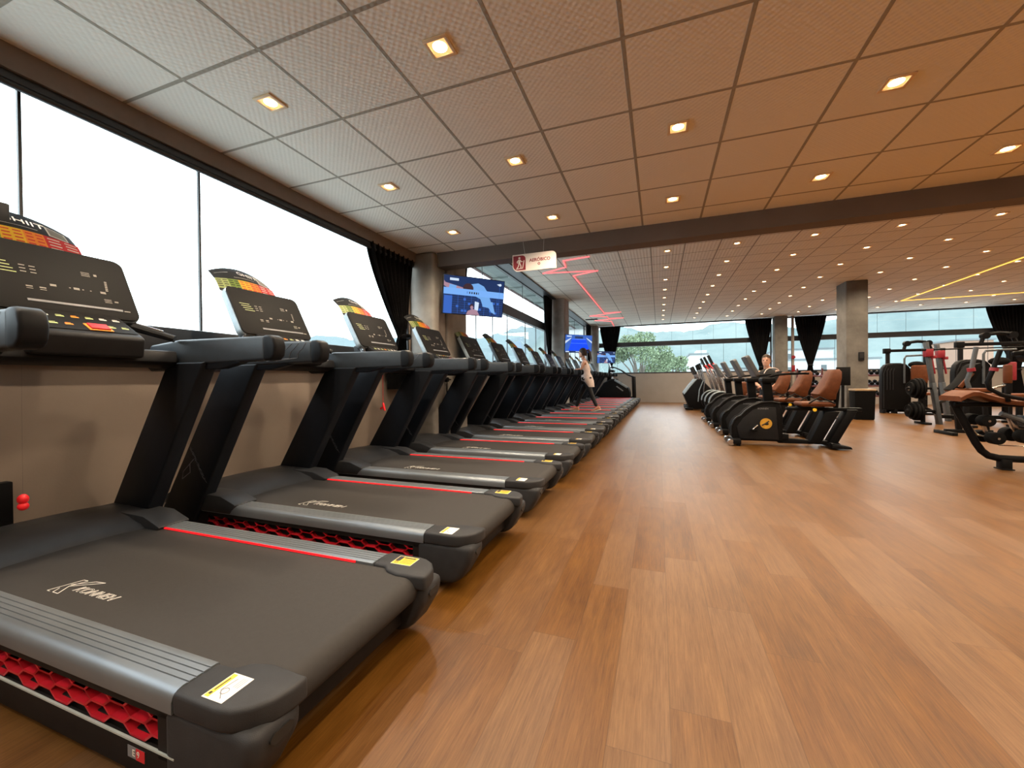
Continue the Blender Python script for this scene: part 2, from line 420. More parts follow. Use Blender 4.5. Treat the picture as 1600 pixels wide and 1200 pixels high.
# left wall: low parapet, window band, head
m = MB()
m.box(XL - .18, XL, YB, YF + .2, 0, 1.26)
m.box(XL - .18, XL, YB, -2.0, 1.2, C2 + .1)
m.box(XL - .18, XL, YB, 5.0, 2.86, C2 + .1)
m.box(XL - .18, XL, 4.95, 6.2, 0, C2 + .1)
struct(m.build('wall_left', K['wall']))
m = MB(); m.box(-3.26, -3.24, YB, 5.0, 2.785, C1 + .02); m.box(XL, -3.24, YB, 5.0, C1 - .0, C1 + .1); struct(m.build('trim_2', K['box_taupe']))
m = MB(); m.box(XL, -3.262, YB, 4.98, 2.74, C1); m.cyl((-3.275, YB, 2.725), (-3.275, 4.95, 2.725), .018); struct(m.build('trim_3', K['frame']))
# far wall parapet
m = MB(); m.box(XL, XR, YF, YF + .18, 0, 1.36); m.box(XL - .18, XR + .2, YF, YF + .18, C2 - .02, C2 + .1); struct(m.build('wall_far', K['farwall']))
m = MB(); m.box(XL, -3.06, 5.3, YF, C2 - .03, C2 + .1); m.box(-3.09, -3.05, 6.2, YF, C2 - .035, C2 + .01); struct(m.build('trim_4', K['frame']))

def window_left(nm, y0, y1, z0, z1, mull, transom=None, sill=True, upper=()):
    x = XL - .03
    m = MB()
    m.box(x - .04, x + .03, y0, y1, z1 - .05, z1)
    if sill: m.box(x - .10, x + .12, y0, y1, z0 - .25, z0, .01)
    else: m.box(x - .05, x + .05, y0, y1, z0 - .05, z0, .005)
    m.box(x - .04, x + .03, y0, y0 + .04, z0, z1); m.box(x - .04, x + .03, y1 - .04, y1, z0, z1)
    if transom: m.box(x - .06, x + .05, y0, y1, transom[0], transom[1])
    f = struct(m.build(nm, K['frame']))
    m = MB()
    ztop = transom[0] if transom else z1
    for y in mull: m.box(x - .010, x + .010, y - .007, y + .007, z0, ztop)
    for y in upper: m.box(x - .006, x + .006, y - .005, y + .005, transom[1], z1)
    m.build('mullion', K['frame'], f)
    m = MB(); a, b, c, d = y0 + .02, y1 - .02, z0 - .01, z1 - .02; m.quad((x, a, c), (x, b, c), (x, b, d), (x, a, d))
    m.build('window_pane', K['glass'], f)
window_left('window_1', -2.0, 4.95, 1.50, 2.86, [1.22, 2.17, .27, -.68])
window_left('window_2', 6.2, 12.5, 1.38, C2, [7.28, 8.13, 9.02, 10.4, 11.4], (2.64, 2.87), False, (7.6, 10.2))
window_left('window_3', 13.3, 19.6, 1.38, C2, [14.3, 15.3, 16.3, 17.3, 18.3], (2.64, 2.87), False, (15.0, 17.2))
def window_far(nm, x0, x1, mull, knobs=()):
    y = YF + .05; m = MB()
    m.box(x0, x1, y - .05, y + .05, 1.36, 1.42, .005); m.box(x0, x1, y - .05, y + .05, C2 - .05, C2)
    m.box(x0, x1, y - .06, y + .06, 2.65, 2.86); m.box(x0, x0 + .05, y - .05, y + .05, 1.4, C2); m.box(x1 - .05, x1, y - .05, y + .05, 1.4, C2)
    f = struct(m.build(nm, K['frame']))
    m = MB()
    for x in mull: m.box(x - .005, x + .005, y - .006, y + .006, 1.4, 2.65); m.box(x + .5 - .003, x + .5 + .003, y - .004, y + .004, 2.86, C2)
    m.build('mullion', K['frame'], f)
    m = MB(); a, b, c, d = x0 + .02, x1 - .02, 1.38, C2 - .01; m.quad((a, y, c), (b, y, c), (b, y, d), (a, y, d)); m.build('window_pane', K['glass'], f)
    if knobs:
        m = MB()
        for x in knobs: m.cyl((x, y - .04, 2.03), (x, y + .02, 2.03), .045)
        m.build('handle', K['frame'], f)
window_far('window_4', -3.0, 4.55, [-1.9, .06, .95, 1.8, 2.7, 3.6], (.95,))
window_far('window_5', 5.05, 12.6, [5.9, 6.8, 7.7, 8.6, 9.6, 10.6, 11.5])
m = MB(); m.box(12.6, XR, YF - .02, YF + .1, 1.36, C2); struct(m.build('wall_far_end', K['farwall']))

# concrete pillars
def pillar(name, x0, x1, y0, y1, z1, label, r=.03):
    m = MB(); m.box(x0, x1, y0, y1, 0, z1, r, 3)
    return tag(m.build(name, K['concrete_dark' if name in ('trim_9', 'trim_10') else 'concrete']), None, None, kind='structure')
pillar('trim_5', XL + .001, -2.95, 4.97, 5.32, C1, '', .05)
pillar('trim_6', XL + .001, -2.93, 5.33, 5.95, C2, '', .02)
pillar('trim_7', XL + .001, -2.78, 12.55, 13.25, C2, '')
pillar('trim_8', XL + .001, -2.75, 19.65, 20.19, C2, '')
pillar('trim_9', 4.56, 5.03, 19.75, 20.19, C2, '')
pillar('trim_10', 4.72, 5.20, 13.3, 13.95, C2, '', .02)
m = MB(); m.cyl((5.26, 20.0, 0), (5.26, 20.0, C2), .055); struct(m.build('trim_11', K['farwall']))

# ---------------------------------------------------------------- curtains
def curtain(label, p0, p1, ztop, tie_z, zbot, w0, w1, c, cb, folds=9, amp=.05, tie_w=.16):
    """cloth hanging from p0..p1, gathered at tie height around parameter c"""
    p0 = Vector(p0); p1 = Vector(p1); d = (p1 - p0); Ln = d.length; d.normalize(); nrm = Vector((-d.y, d.x, 0))
    rows = 26; colsn = folds * 8; grid = []
    for i in range(rows + 1):
        z = ztop + (zbot - ztop) * i / rows
        t = min(1, max(0, (ztop - z) / (ztop - tie_z)))
        if z >= tie_z: k = 1 - (1 - tie_w / Ln) * (t ** 1.25)
        else:
            u = (tie_z - z) / max(.01, tie_z - zbot); k = (tie_w / Ln) * (1 + 1.6 * min(1, u * 1.5))
        row = []
        for j in range(colsn + 1):
            s = j / colsn
            ss = c + (s - c) * k + (cb - c) * t
            a = amp * (.35 + .65 * k) * math.sin(s * folds * 2 * PI + .6 * math.sin(3 * t)) 
            q = p0 + d * (Ln * ss) + nrm * a; row.append((q.x, q.y, z))
        grid.append(row)
    m = MB(); m.sheet(grid, .004)
    o = m.build('curtain', K['curtain'], ang=80); tag(o, label, 'curtain', 'black tied curtains at the windows')
    m = MB(); q = p0 + d * (Ln * cb)
    pts = [(q.x + d.x * math.cos(a) * tie_w * .56 + nrm.x * math.sin(a) * .075, q.y + d.y * math.cos(a) * tie_w * .56 + nrm.y * math.sin(a) * .075, tie_z - .02 * math.sin(a)) for a in [2 * PI * k / 20 for k in range(20)]]
    m.tube(pts, .02, 8, cyc=True, sq=(.5, 1.3)); m.build('tieback', K['curtain'], o)
    return o
curtain('black curtain tied back at the end of the near window beside the first pillar', (-3.27, 3.98, 0), (-3.27, 4.92, 0), 2.80, 1.70, 1.0, 0, 0, .9, .80, 9, .04)
curtain('narrow black curtain behind the large television on the first pillar', (-3.22, 5.98, 0), (-3.22, 6.60, 0), 3.63, 1.6, 1.2, 0, 0, .3, .3, 6, .05)
curtain('black curtain in front of the second side pillar behind the treadmills', (-3.2, 11.75, 0), (-3.2, 12.5, 0), 3.63, 1.5, 1.1, 0, 0, .85, .85, 8, .05)
curtain('black curtain between the third side window and the corner pillar', (-3.1, 18.75, 0), (-3.1, 19.6, 0), 3.63, 1.2, .3, 0, 0, .6, .6, 8, .05)
curtain('wide black curtain in the far left corner above the stair climber', (-2.7, 20.0, 0), (-1.72, 20.0, 0), 3.63, 1.7, .3, 0, 0, .55, .52, 10, .05)
curtain('black curtain left of the far wall pillar, behind the man', (3.50, 20.0, 0), (4.52, 20.0, 0), 3.63, 1.55, .3, 0, 0, .6, .62, 10, .05)
curtain('black curtain right of the far wall pillar, above the brown bike seats', (5.32, 20.0, 0), (6.45, 20.0, 0), 3.63, 1.60, .3, 0, 0, .55, .5, 11, .05)
curtain('black curtain at the right end of the far wall', (11.3, 20.0, 0), (12.55, 20.0, 0), 3.63, 1.3, .3, 0, 0, .62, .7, 12, .05)

# ---------------------------------------------------------------- recessed downlights
ll = bpy.data.lights.new('downlight_bulb', 'SPOT'); ll.energy = LAMP_W; ll.color = WARM; ll.spot_size = math.radians(155); ll.spot_blend = .9; ll.shadow_soft_size = .04
def make_light():
    t = thing('ceiling_light', 'x', 'ceiling light')
    m = MB(); a, b = .072, .052
    for s in (-1, 1):
        m.box(-a, a, s * b if s > 0 else -a, a if s > 0 else -b, -.010, -.001, .002); m.box(s * b if s > 0 else -a, a if s > 0 else -b, -b, b, -.010, -.001, .002)
    m.build('lamp_trim', K['lampring'], t)
    m = MB(); m.lathe([(.001, -.006), (.030, -.006), (.040, -.003), (.041, -.001), (.001, -.001)], n=16); m.build('lamp_lens', K['lamp'], t)
    m = MB(); m.box(-.053, .053, -.053, .053, -.0025, -.001); m.build('lit_reflector', K['lampglow'], t)
    l = bpy.data.objects.new('bulb', ll); COL.objects.link(l); l.parent = t; l.location = (0, 0, -.03)
    return t
lt = make_light(); freeze(lt); first = True
ORD = ['first', 'second', 'third', 'fourth', 'fifth', 'sixth', 'seventh', 'eighth', 'ninth', 'tenth', 'eleventh', 'twelfth']
def put_light(x, y, z, label, group):
    global first
    o = lt if first else copy_tree(lt); first = False
    o.location = (x, y, z); o['label'] = label; o['group'] = group
for j in range(-2, 4):
    for i in range(0, 9):
        x = -2.36 + 1.25 * i; y = [-3.06, -1.80, -.54, .71, 1.965, 3.19, 4.44][j + 3]
        if y < 1.9 and (i % 2): continue
        k = 3 - j
        lb = 'near ceiling downlight in the %s row before the beam, %s from the windows' % (ORD[k], ORD[i]) if j >= 1 else 'near ceiling downlight outside the picture, %s row back, %s from the windows' % (ORD[k - 3], ORD[i])
        put_light(x, y, C1, lb, 'downlights in the near ceiling')
for j in range(0, 12):
    for i in range(0, 11):
        x = .17 + 1.24 * i + (.0 if i == 0 else 0); y = 6.26 + 1.25 * j
        if y > YF - .2 or x > XR - .3: continue
        lb = 'far ceiling downlight in the %s visible row past the beam, %s from left' % (ORD[j - 2], ORD[i]) if j >= 2 else 'far ceiling downlight hidden behind the beam, %s row, %s from left' % (ORD[j], ORD[i])
        put_light(x, y, C2, lb, 'downlights in the far ceiling')

# red heartbeat and yellow light lines on the far ceiling
K['redled'] = mat('red_ceiling_light_line', (.8, .1, .1), .5, noise=0, emit=(1, .16, .17), es=1.6)
K['yelled'] = mat('yellow_ceiling_light_line', (.8, .5, .1), .5, noise=0, emit=(1, .55, .10), es=1.6)
def ledline(name, pts, mt, label, cat):
    t = thing(name, label, cat, (pts[0][0], pts[0][1], C2))
    for a, b in zip(pts[:-1], pts[1:]):
        a = Vector((a[0] - pts[0][0], a[1] - pts[0][1], -.012)); b = Vector((b[0] - pts[0][0], b[1] - pts[0][1], -.012)); d = (b - a).normalized()
        m = MB(); m.bar(a - d * .012, b + d * .012, .020, .018); m.build('light_segment', mt, t)
ledline('light_line', [(-1.36, 8.53), (-1.92, 8.62), (-1.98, 9.13), (-2.6, 9.45), (-1.35, 9.70), (-1.97, 9.95), (-1.98, 15.94), (-1.36, 15.97), (-2.61, 16.52), (-1.98, 16.97), (-1.98, 17.44), (-1.39, 17.51), (-2.6, 17.86), (-1.97, 18.35), (-2.03, 20.1)], K['redled'],
        'red zigzag heartbeat light line on the far ceiling above the treadmills', 'light')
ledline('light_line', [(7.46, 12.11), (7.60, 14.8), (7.72, 17.44), (10.63, 17.25), (13.6, 17.0)], K['yelled'],
        'yellow angled light line on the far ceiling at the right', 'light')
# open hatch in the ceiling by the side windows
m = MB(); m.box(-2.95, -2.45, 17.35, 17.6, C2 - .012, C2 - .001); tag(m.build('ceiling_vent', K['rubber']), 'dark air vent slot in the far ceiling near the side windows', 'vent')
# ================================================================ TREADMILLS
def rounded_rect(w, h, r, n=5, cx=0, cy=0):
    pts = []
    for (sx, sy, a0) in ((1, 1, 0), (-1, 1, 90), (-1, -1, 180), (1, -1, 270)):
        for k in range(n + 1):
            a = math.radians(a0 + 90 * k / n); pts.append((cx + sx * (w / 2 - r) + r * math.cos(a), cy + sy * (h / 2 - r) + r * math.sin(a)))
    return pts
DECK = .30
def make_treadmill():
    t = thing('treadmill', 'x', 'treadmill')
    # chassis under the belt
    m = MB()
    m.box(-2.35, -.16, -.335, .335, .10, .175); m.box(-.34, -.12, -.33, .33, .075, .16, .01)
    for s in (-1, 1):
        m.box(-2.30, -.27, s * .40 - .03, s * .40 + .03, .035, .13, .006)
        m.cyl((-.30, s * .37 - .02, .03), (-.30, s * .37 + .02, .03), .03); m.cyl((-2.2, s * .37 - .02, .03), (-2.2, s * .37 + .02, .03), .03)
    m.build('chassis', K['skirt'], t)
    for s in (-1, 1):
        # side rail with ribbed tread surface and rounded outer shoulder
        prof = [(.333, .262), (.333, DECK - .003)]
        y = .340
        prof.append((y, DECK))
        for g in (.358, .377, .396, .415):
            prof += [(g - .0022, DECK), (g - .0012, DECK - .003), (g + .0012, DECK - .003), (g + .0022, DECK)]
        prof += [(.428, DECK), (.442, DECK - .004), (.452, DECK - .013), (.457, DECK - .028), (.457, .240), (.333, .240)]
        m = MB(); m.prism([(s * a, b) for a, b in prof], 'x', -2.02, -.29)
        m.build('side_rail', K['alu'], t, ang=50)
        # side skirt with honeycomb window
        m = MB()
        y0, y1 = sorted((s * .436, s * .449))
        m.box(-2.10, -.295, y0, y1, .213, .240); m.box(-2.34, -.295, y0, y1, .028, .120, .004)
        m.box(-2.34, -1.98, y0, y1, .10, .30, .004); m.box(-.36, -.295, y0, y1, .10, .225)
        y0, y1 = sorted((s * .405, s * .412)); m.box(-2.05, -.33, y0, y1, .11, .225)
        m.build('side_skirt', K['skirt'], t)
        m = MB(); y0, y1 = sorted((s * .447, s * .4535)); m.box(-2.0, -.29, y0, y1, .117, .122)
        m.build('trim_strip', K['strip'], t)
        m = MB(); px, hh = .094, .047; zs0 = .124; seen = set()
        ym = s * .431
        for c in range(-21, -3):
            for r_ in range(-1, 4):
                cx = c * px + .012; cz = zs0 + hh * (r_ + (.5 if c % 2 else 0))
                w = px * 2 / 3; hx = [(cx + w, cz), (cx + w * .5, cz + hh / 2), (cx - w * .5, cz + hh / 2), (cx - w, cz), (cx - w * .5, cz - hh / 2), (cx + w * .5, cz - hh / 2)]
                for i in range(6):
                    a, b = hx[i], hx[(i + 1) % 6]
                    if a > b: a, b = b, a
                    key = (round(a[0], 3), round(a[1], 3), round(b[0], 3), round(b[1], 3))
                    if key in seen: continue
                    seen.add(key)
                    lo, hi = .124, .213; az, bz = a[1], b[1]
                    if max(az, bz) < lo or min(az, bz) > hi: continue
                    def clipz(p, q):
                        if lo <= p[1] <= hi: return p
                        zz = lo if p[1] < lo else hi
                        if abs(q[1] - p[1]) < 1e-6: return None
                        k = (zz - p[1]) / (q[1] - p[1]); return (p[0] + (q[0] - p[0]) * k, zz)
                    a2, b2 = clipz(a, b), clipz(b, a)
                    if a2 is None or b2 is None or abs(a2[0] - b2[0]) + abs(a2[1] - b2[1]) < .003: continue
                    m.bar((a2[0], ym, a2[1]), (b2[0], ym, b2[1]), .026, .0065, up=(0, 0, 1) if abs(b2[0] - a2[0]) > abs(b2[1] - a2[1]) else (1, 0, 0))
        m.build('honeycomb_grille', K['red'], t)
        # rear cap: top shell and tapering boot
        m = MB()
        pts = [(-.29, .457), (-.13, .457), (-.085, .449), (-.045, .425), (-.015, .385), (-.002, .340), (0, .290), (-.135, .283), (-.195, .300), (-.225, .331), (-.29, .333)]
        m.prism([(a, s * b) for a, b in pts], 'z', .238, DECK, .012, 3)
        side = [(-.34, .25), (-.006, .25), (-.012, .18), (-.075, .075), (-.12, .040), (-.34, .025)]
        m.prism(side, 'y', *sorted((s * .300, s * .4525)), .03, 4)
        m.mi = 1
        y0, y1 = sorted((s * .335, s * .405)); m.prism([(y0, .205), (y0 + .012, .193), (y1 - .012, .193), (y1, .205), (y1, .212), (y1 - .012, .222), (y0 + .012, .222), (y0, .212)], 'x', -.05, -.0045)
        c = m.build('end_cap', [K['cap'], K['black']], t)
        # warning label stuck on the cap
        lb = MB(); cx, cy = -.165, s * .395
        lb.mi = 0
        if s > 0: lb.box(cx - .050, cx + .050, cy - .038, cy + .038, DECK, DECK + .0008)
        if s < 0:
            lb.box(cx - .037, cx + .037, cy - .044, cy + .044, DECK, DECK + .0008)
            lb.mi = 1; lb.box(cx - .034, cx - .018, cy - .040, cy + .040, DECK, DECK + .0012)
            lb.mi = 2; lb.box(cx - .030, cx - .022, cy - .032, cy - .024, DECK, DECK + .0016); lb.box(cx - .028, cx - .024, cy - .018, cy + .026, DECK, DECK + .0016)
            lb.mi = 3; lb.ring((cx + .004, cy - .012, DECK + .001), 'z', .010, .0012, 16, 4); lb.bar((cx + .018, cy - .034, DECK + .001), (cx - .010, cy - .012, DECK + .001), .0025, .001); lb.bar((cx - .010, cy - .012, DECK + .001), (cx - .004, cy + .030, DECK + .001), .0025, .001)
            for q in range(3): lb.box(cx + .010 + .007 * q, cx + .012 + .007 * q, cy + .004, cy + .036, DECK, DECK + .0012)
        else:
            lb.mi = 1; lb.box(cx - .048, cx + .048, cy - .036, cy + .036, DECK, DECK + .0012)
            lb.mi = 2; lb.box(cx - .046, cx - .022, cy - .010, cy + .034, DECK, DECK + .0016); lb.box(cx - .018, cx + .040, cy + .020, cy + .030, DECK, DECK + .0016)
            lb.ring((cx - .030, cy - .022, DECK + .0014), 'z', .008, .0016, 12, 4)
            for q in range(4): lb.box(cx - .014, cx + .042, cy + .008 - .010 * q, cy + .011 - .010 * q, DECK, DECK + .0016)
        o = lb.build('warning_label', [K['white'], K['yellow'], K['black'], K['dimwhite']], c)
        o['label'] = 'white and amber warning sticker' if s < 0 else 'yellow warning sticker'
    # running belt, wrapped over the rear roller
    R_ = .058; zt = .288; prof = [(-2.05, zt)] + [(-.10 + R_ * math.sin(a), zt - R_ + R_ * math.cos(a)) for a in [PI * k / 14 for k in range(15)]] + [(-2.05, zt - 2 * R_)]
    m = MB(); m.prism(prof, 'y', -.328, .328)
    belt = m.build('running_belt', K['belt'], t, ang=50)
    Mt = frame((-1.16, -.215, zt + .0012), (1, 0, 0), (0, 1, 0))
    text_obj('belt_lettering', 'KONNEN', .050, K['white'], Mt, belt, shear=.35, outline=True, sx=1.12)
    m = MB(); z = zt + .0012        # the tall outlined K mark in front of the lettering
    for a, b in (((-1.375, -.262), (-1.345, -.165)), ((-1.345, -.165), (-1.318, -.165)), ((-1.318, -.165), (-1.335, -.215)), ((-1.335, -.215), (-1.225, -.152)), ((-1.225, -.152), (-1.275, -.158)), ((-1.275, -.158), (-1.345, -.205)), ((-1.335, -.215), (-1.300, -.262)), ((-1.300, -.262), (-1.335, -.262)), ((-1.335, -.262), (-1.353, -.235)), ((-1.375, -.262), (-1.356, -.262))):
        m.bar((*a, z), (*b, z), .0022, .0012)
    m.build('belt_emblem', K['white'], belt)
    # red light strips along the inner edges of the rails
    for s in (1,):
        m = MB(); y0, y1 = sorted((s * .3285, s * .3335))
        m.box(-1.72, -.385, y0, y1, .2885, .2975); m.build('light_strip', K['led'], t)
    # motor hood
    m = MB()
    secs = []
    for (y, ex) in ((-.400, .10), (-.34, .055), (-.20, .012), (0, 0), (.20, .012), (.34, .055), (.400, .10)):
        dz = -.018 * (abs(y) / .4) ** 3
        pts = [(-1.865 + ex, .289), (-1.895 + ex * .9, .318 + dz), (-1.99 + ex * .6, .350 + dz), (-2.14, .378 + dz), (-2.30, .372 + dz), (-2.385, .345 + dz), (-2.41, .29), (-2.41, .06), (-1.865 + ex, .06)]
        secs.append([(a, y, b) for a, b in pts])
    m.loft(secs)
    m.build('motor_hood', K['hood'], t, ang=28)
    for s in (-1, 1):               # hood wings lapping over the rails
        m = MB(); y0, y1 = sorted((s * .300, s * .458))
        m.prism([(-1.70, DECK + .002), (-1.715, DECK + .010), (-1.84, .352), (-2.30, .362), (-2.39, .32), (-2.40, .24), (-1.75, .24)], 'y', y0, y1, .006, 2)
        m.build('hood_wing', K['hood'], t)
    # uprights, leaning back towards the runner
    for s in (-1, 1):
        y0, y1 = sorted((s * .392, s * .478)); sl = .63
        def ux(z, f): return -2.475 + (z - .10) * sl + f
        m = MB(); m.prism([(ux(.10, 0), .10), (ux(.06, .03), .05), (ux(.06, .38), .05), (ux(.12, .36), .12), (ux(1.22, .31), 1.22), (ux(1.22, 0), 1.22)], 'y', y0, y1, .012, 3)
        u = m.build('upright', K['upright'], t)
        zc = .56
        Mt = frame((ux(zc, .17), s * .479, zc), (sl * -s * -1, 0, 1) if s < 0 else (-sl, 0, -1), (-1, 0, sl) if s < 0 else (1, 0, -sl))
        text_obj('upright_lettering', 'KONNEN', .062, K['dimwhite'], Mt, u, shear=.35, outline=True)
        m = MB(); zz = .40; yy = s * .4795
        for a, b in (((.05, .05), (.10, .10)), ((.10, .10), (.06, .16)), ((.05, .05), (.03, .10)), ((.03, .10), (.08, .19))):
            m.bar((ux(zz + a[1], a[0] + .03), yy, zz + a[1]), (ux(zz + b[1], b[0] + .03), yy, zz + b[1]), .003, .004)
        m.build('upright_emblem', K['dimwhite'], u)
    # handrails
    for s in (-1, 1):
        y0, y1 = sorted((s * .408, s * .475))
        m = MB(); m.prism([(-1.99, 1.20), (-1.02, 1.218), (-1.02, 1.345), (-1.70, 1.352), (-1.95, 1.33)], 'y', y0, y1, .014, 3)
        h = m.build('handrail', K['rail'], t)
        m = MB(); m.prism([(-1.03, 1.214), (-.975, 1.218), (-.950, 1.24), (-.942, 1.29), (-.955, 1.335), (-.985, 1.348), (-1.03, 1.348)], 'y', y0 - .002, y1 + .002, .013, 3)
        m.build('rail_tip', K['railend'], h)
        m = MB()
        for k, xx in enumerate((-1.06, -1.115, -1.17)):      # thin decorative arcs on the outer face
            pts = [(xx, s * .4765, 1.335)] + [(xx - .02 - .05 * math.sin(a) - .01 * k, s * .4765, 1.30 - .065 * (1 - math.cos(a)) / 1.0) for a in (0.2, .5, .8, 1.1, 1.4)]
            pts += [(-1.30 - .08 * k, s * .4765, 1.232)]
            m.tube(pts, .0016, 4)
        m.build('rail_stripe', K['dimwhite'], h)
        m = MB(); m.prism([(-2.02, 1.215), (-1.96, 1.175), (-1.36, 1.180), (-1.22, 1.206), (-1.20, 1.222)], 'y', y0 + .008, y1 - .008, .008, 2)
        m.build('rail_bracket', K['upright'], t)
    # cross body carrying the controls
    m = MB(); m.prism([(-2.06, 1.20), (-1.74, 1.19), (-1.66, 1.22), (-1.68, 1.285), (-2.03, 1.30)], 'y', -.395, .395, .012, 2)
    m.build('cross_tray', K['plastic'], t)
    m = MB(); m.prism([(-1.98, 1.24), (-1.615, 1.235), (-1.60, 1.330), (-1.615, 1.343), (-1.86, 1.478), (-2.0, 1.46)], 'y', -.205, .205, .014, 3)
    cp = m.build('control_panel', K['plastic'], t)
    # sloped face of the control panel: printed keys, stop button
    u_ = Vector((0, 1, 0)); v_ = Vector((-.245, 0, .135)).normalized(); c_ = Vector((-1.7365, 0, 1.4115))
    Mp = frame(c_, u_, v_)
    m = MB(); m.box(-.190, .190, -.115, .115, 0, .002, M=Mp); m.build('key_panel', K['glass_blk'], cp)
    m = MB(); rnd = random.Random(3)
    for k in range(7):
        for r_ in range(2):
            if k in (3, 4) and r_ == 0: continue
            m.mi = rnd.choice((0, 1, 2)); x = -.16 + k * .053; yv = -.06 + r_ * .09
            m.box(x - .014, x + .014, yv - .006, yv + .006, .002, .003, M=Mp); m.box(x - .010, x + .010, yv + .012, yv + .016, .002, .003, M=Mp)
    m.build('key_print', [K['white'], K['orange'], K['ltgreen']], cp)
    m = MB(); m.mi = 0; m.box(.000, .092, -.112, -.040, .001, .006, .003, M=Mp); m.mi = 1; m.box(.009, .083, -.104, -.048, .004, .014, .004, M=Mp)
    sb = m.build('stop_button', [K['orange'], K['redp']], cp); sb['label'] = 'red stop button in an orange frame'
    for s in (-1, 1):               # pulse grips
        m = MB(); m.tube([(-1.93, s * .195, 1.44), (-1.85, s * .25, 1.425), (-1.70, s * .395, 1.355)], [.022, .024, .02], 10)
        m.mi = 1; m.bar((-1.84, s * .262, 1.442), (-1.74, s * .360, 1.396), .016, .012, .003)
        m.build('pulse_grip', [K['plastic'], K['chrome']], t)
    # display console
    th = math.atan2(.19, .36); Mc = frame((-1.905, 0, 1.62), (0, 1, 0), (-math.sin(th), 0, math.cos(th)))
    rr = rounded_rect(.60, .40, .045)
    m = MB(); m.prism([(a, b) for a, b in rr], 'z', -.062, -.006, .008, 2, M=Mc)
    con = m.build('console', K['conside'], t)
    m = MB(); m.prism(rounded_rect(.594, .394, .043), 'z', -.008, .004, .004, 2, M=Mc); m.build('console_screen', K['glass_blk'], con)
    m = MB(); rnd = random.Random(5)
    def dash(x, y, w, h=.004): m.box(x - w / 2, x + w / 2, y - h / 2, y + h / 2, .004, .0052, M=Mc)
    m.mi = 1
    for k in range(4): dash(-.20 + k * .008, .062 - k * .018, .075, .0035)
    m.mi = 0
    for k in range(3):
        for q in range(2): dash(-.115 + q * .034, .055 - k * .018, .020, .004)
    for k in range(2): dash(-.11 + k * .045, -.062, .022, .006); dash(-.11 + k * .045, -.074, .022, .003)
    for k, x in enumerate((-.025, .035, .06, .085, .115, .165)): dash(x, -.038, .022 if k in (0, 2, 5) else .006, .012 if k in (0, 2, 5) else .004)
    for k in range(3): dash(.115, .075 - k * .010, .034, .003)
    dash(.155, .068, .012, .012)
    for k in range(6): dash(.190 - .001 * k, .035 - k * .011, .010, .006)
    for k in range(3): dash(.175, -.080 - k * .009, .030, .003)
    dash(.210, -.088, .016, .008); dash(.245, -.142, .026, .006)
    m.mi = 2; m.box(-.13, .225, -.147, -.134, .004, .007, .001, M=Mc)
    m.build('console_print', [K['mark'], K['ltgreen'], K['dimwhite']], con)
    m = MB(); m.bar((-1.96, 0, 1.30), (-1.92, 0, 1.52), .16, .05, .01, up=(1, 0, 0)); m.build('console_neck', K['plastic'], t)
    # printed workout card standing on the console
    def card_pt(u, v):              # u across -1..1, v up 0..1
        arc = 1 - .22 * u * u
        y = -.075 + .235 * u * (1 - .04 * v); h = .265 * v * (arc if v > .5 else 1 - .22 * u * u * v * 2 * .5)
        return Mc @ Vector((y, .195 + h - .02, -.02 - .05 * v * v - .02 * u * u))
    def card_patch(u0, u1, v0, v1, off, mi, nu=8, nv=4):
        g = []
        for i in range(nv + 1):
            v = v0 + (v1 - v0) * i / nv
            g.append([tuple(card_pt(u0 + (u1 - u0) * j / nu, v) + Vector((off, 0, off * .5))) for j in range(nu + 1)])
        m.mi = mi; m.sheet(g, .0006)
    m = MB(); card_patch(-1, 1, 0, 1, 0, 0, 16, 8)
    cols = [(-1, -.62, 5), (-.62, -.28, 4), (-.28, .08, 3), (.08, .40, 2), (.40, 1, 1)]
    for a, b, k in cols: card_patch(a, b, .10, .50, .0012, k)
    for a, b, k in cols:
        ink = 6 if k in (1,) else (1 if k in (2, 3) else 0)
        w = b - a
        for q in range(4):
            v = .16 + q * .085
            card_patch(a + w * .08, a + w * .42, v, v + .028, .0022, ink, 2, 1); card_patch(a + w * .56, a + w * .90, v, v + .028, .0022, ink, 2, 1)
    card_patch(.52, .86, .56, .86, .0012, 6); card_patch(.55, .83, .585, .835, .0020, 7)
    card_patch(-.9, -.45, .80, .815, .0012, 6, 4, 1); card_patch(-.35, .35, .60, .612, .0012, 6, 4, 1)
    cd = m.build('workout_card', [K['black'], K['redp'], K['orange'], K['yellow'], K['green'], K['ltgreen'], K['white'], K['mark']], t, ang=60)
    Mt = frame(card_pt(.14, .73) + Vector((.006, 0, .003)), (card_pt(.4, .70) - card_pt(-.1, .73)), (card_pt(.1, .85) - card_pt(.1, .65)))
    text_obj('card_title', 'GHIIT', .052, K['white'], Mt, cd, sx=1.2, depth=.0003)
    return t
tm = make_treadmill(); freeze(tm)
YT = [1.135 + 1.178 * i for i in range(15)]
ordn = ['nearest treadmill of the row, its belt lettering and side filling the lower left corner', 'second treadmill from the camera, with red honeycomb side and workout card',
        'third treadmill from the camera, in front of the tied black window curtain', 'fourth treadmill from the camera, standing beside the first concrete pillar',
        'fifth treadmill from the camera, below the large hanging television', 'sixth treadmill from the camera, just past the large television',
        'seventh treadmill from the camera, in front of the second window', 'eighth treadmill from the camera, one place before the walking woman',
        'treadmill in use, with the woman in white walking on it', 'treadmill directly behind the walking woman', 'fifth treadmill from the far end of the row',
        'fourth treadmill from the far end of the row', 'third treadmill from the far end of the row', 'last but one treadmill at the far end of the row', 'farthest treadmill of the row, beside the stair climber']
TREADS = []
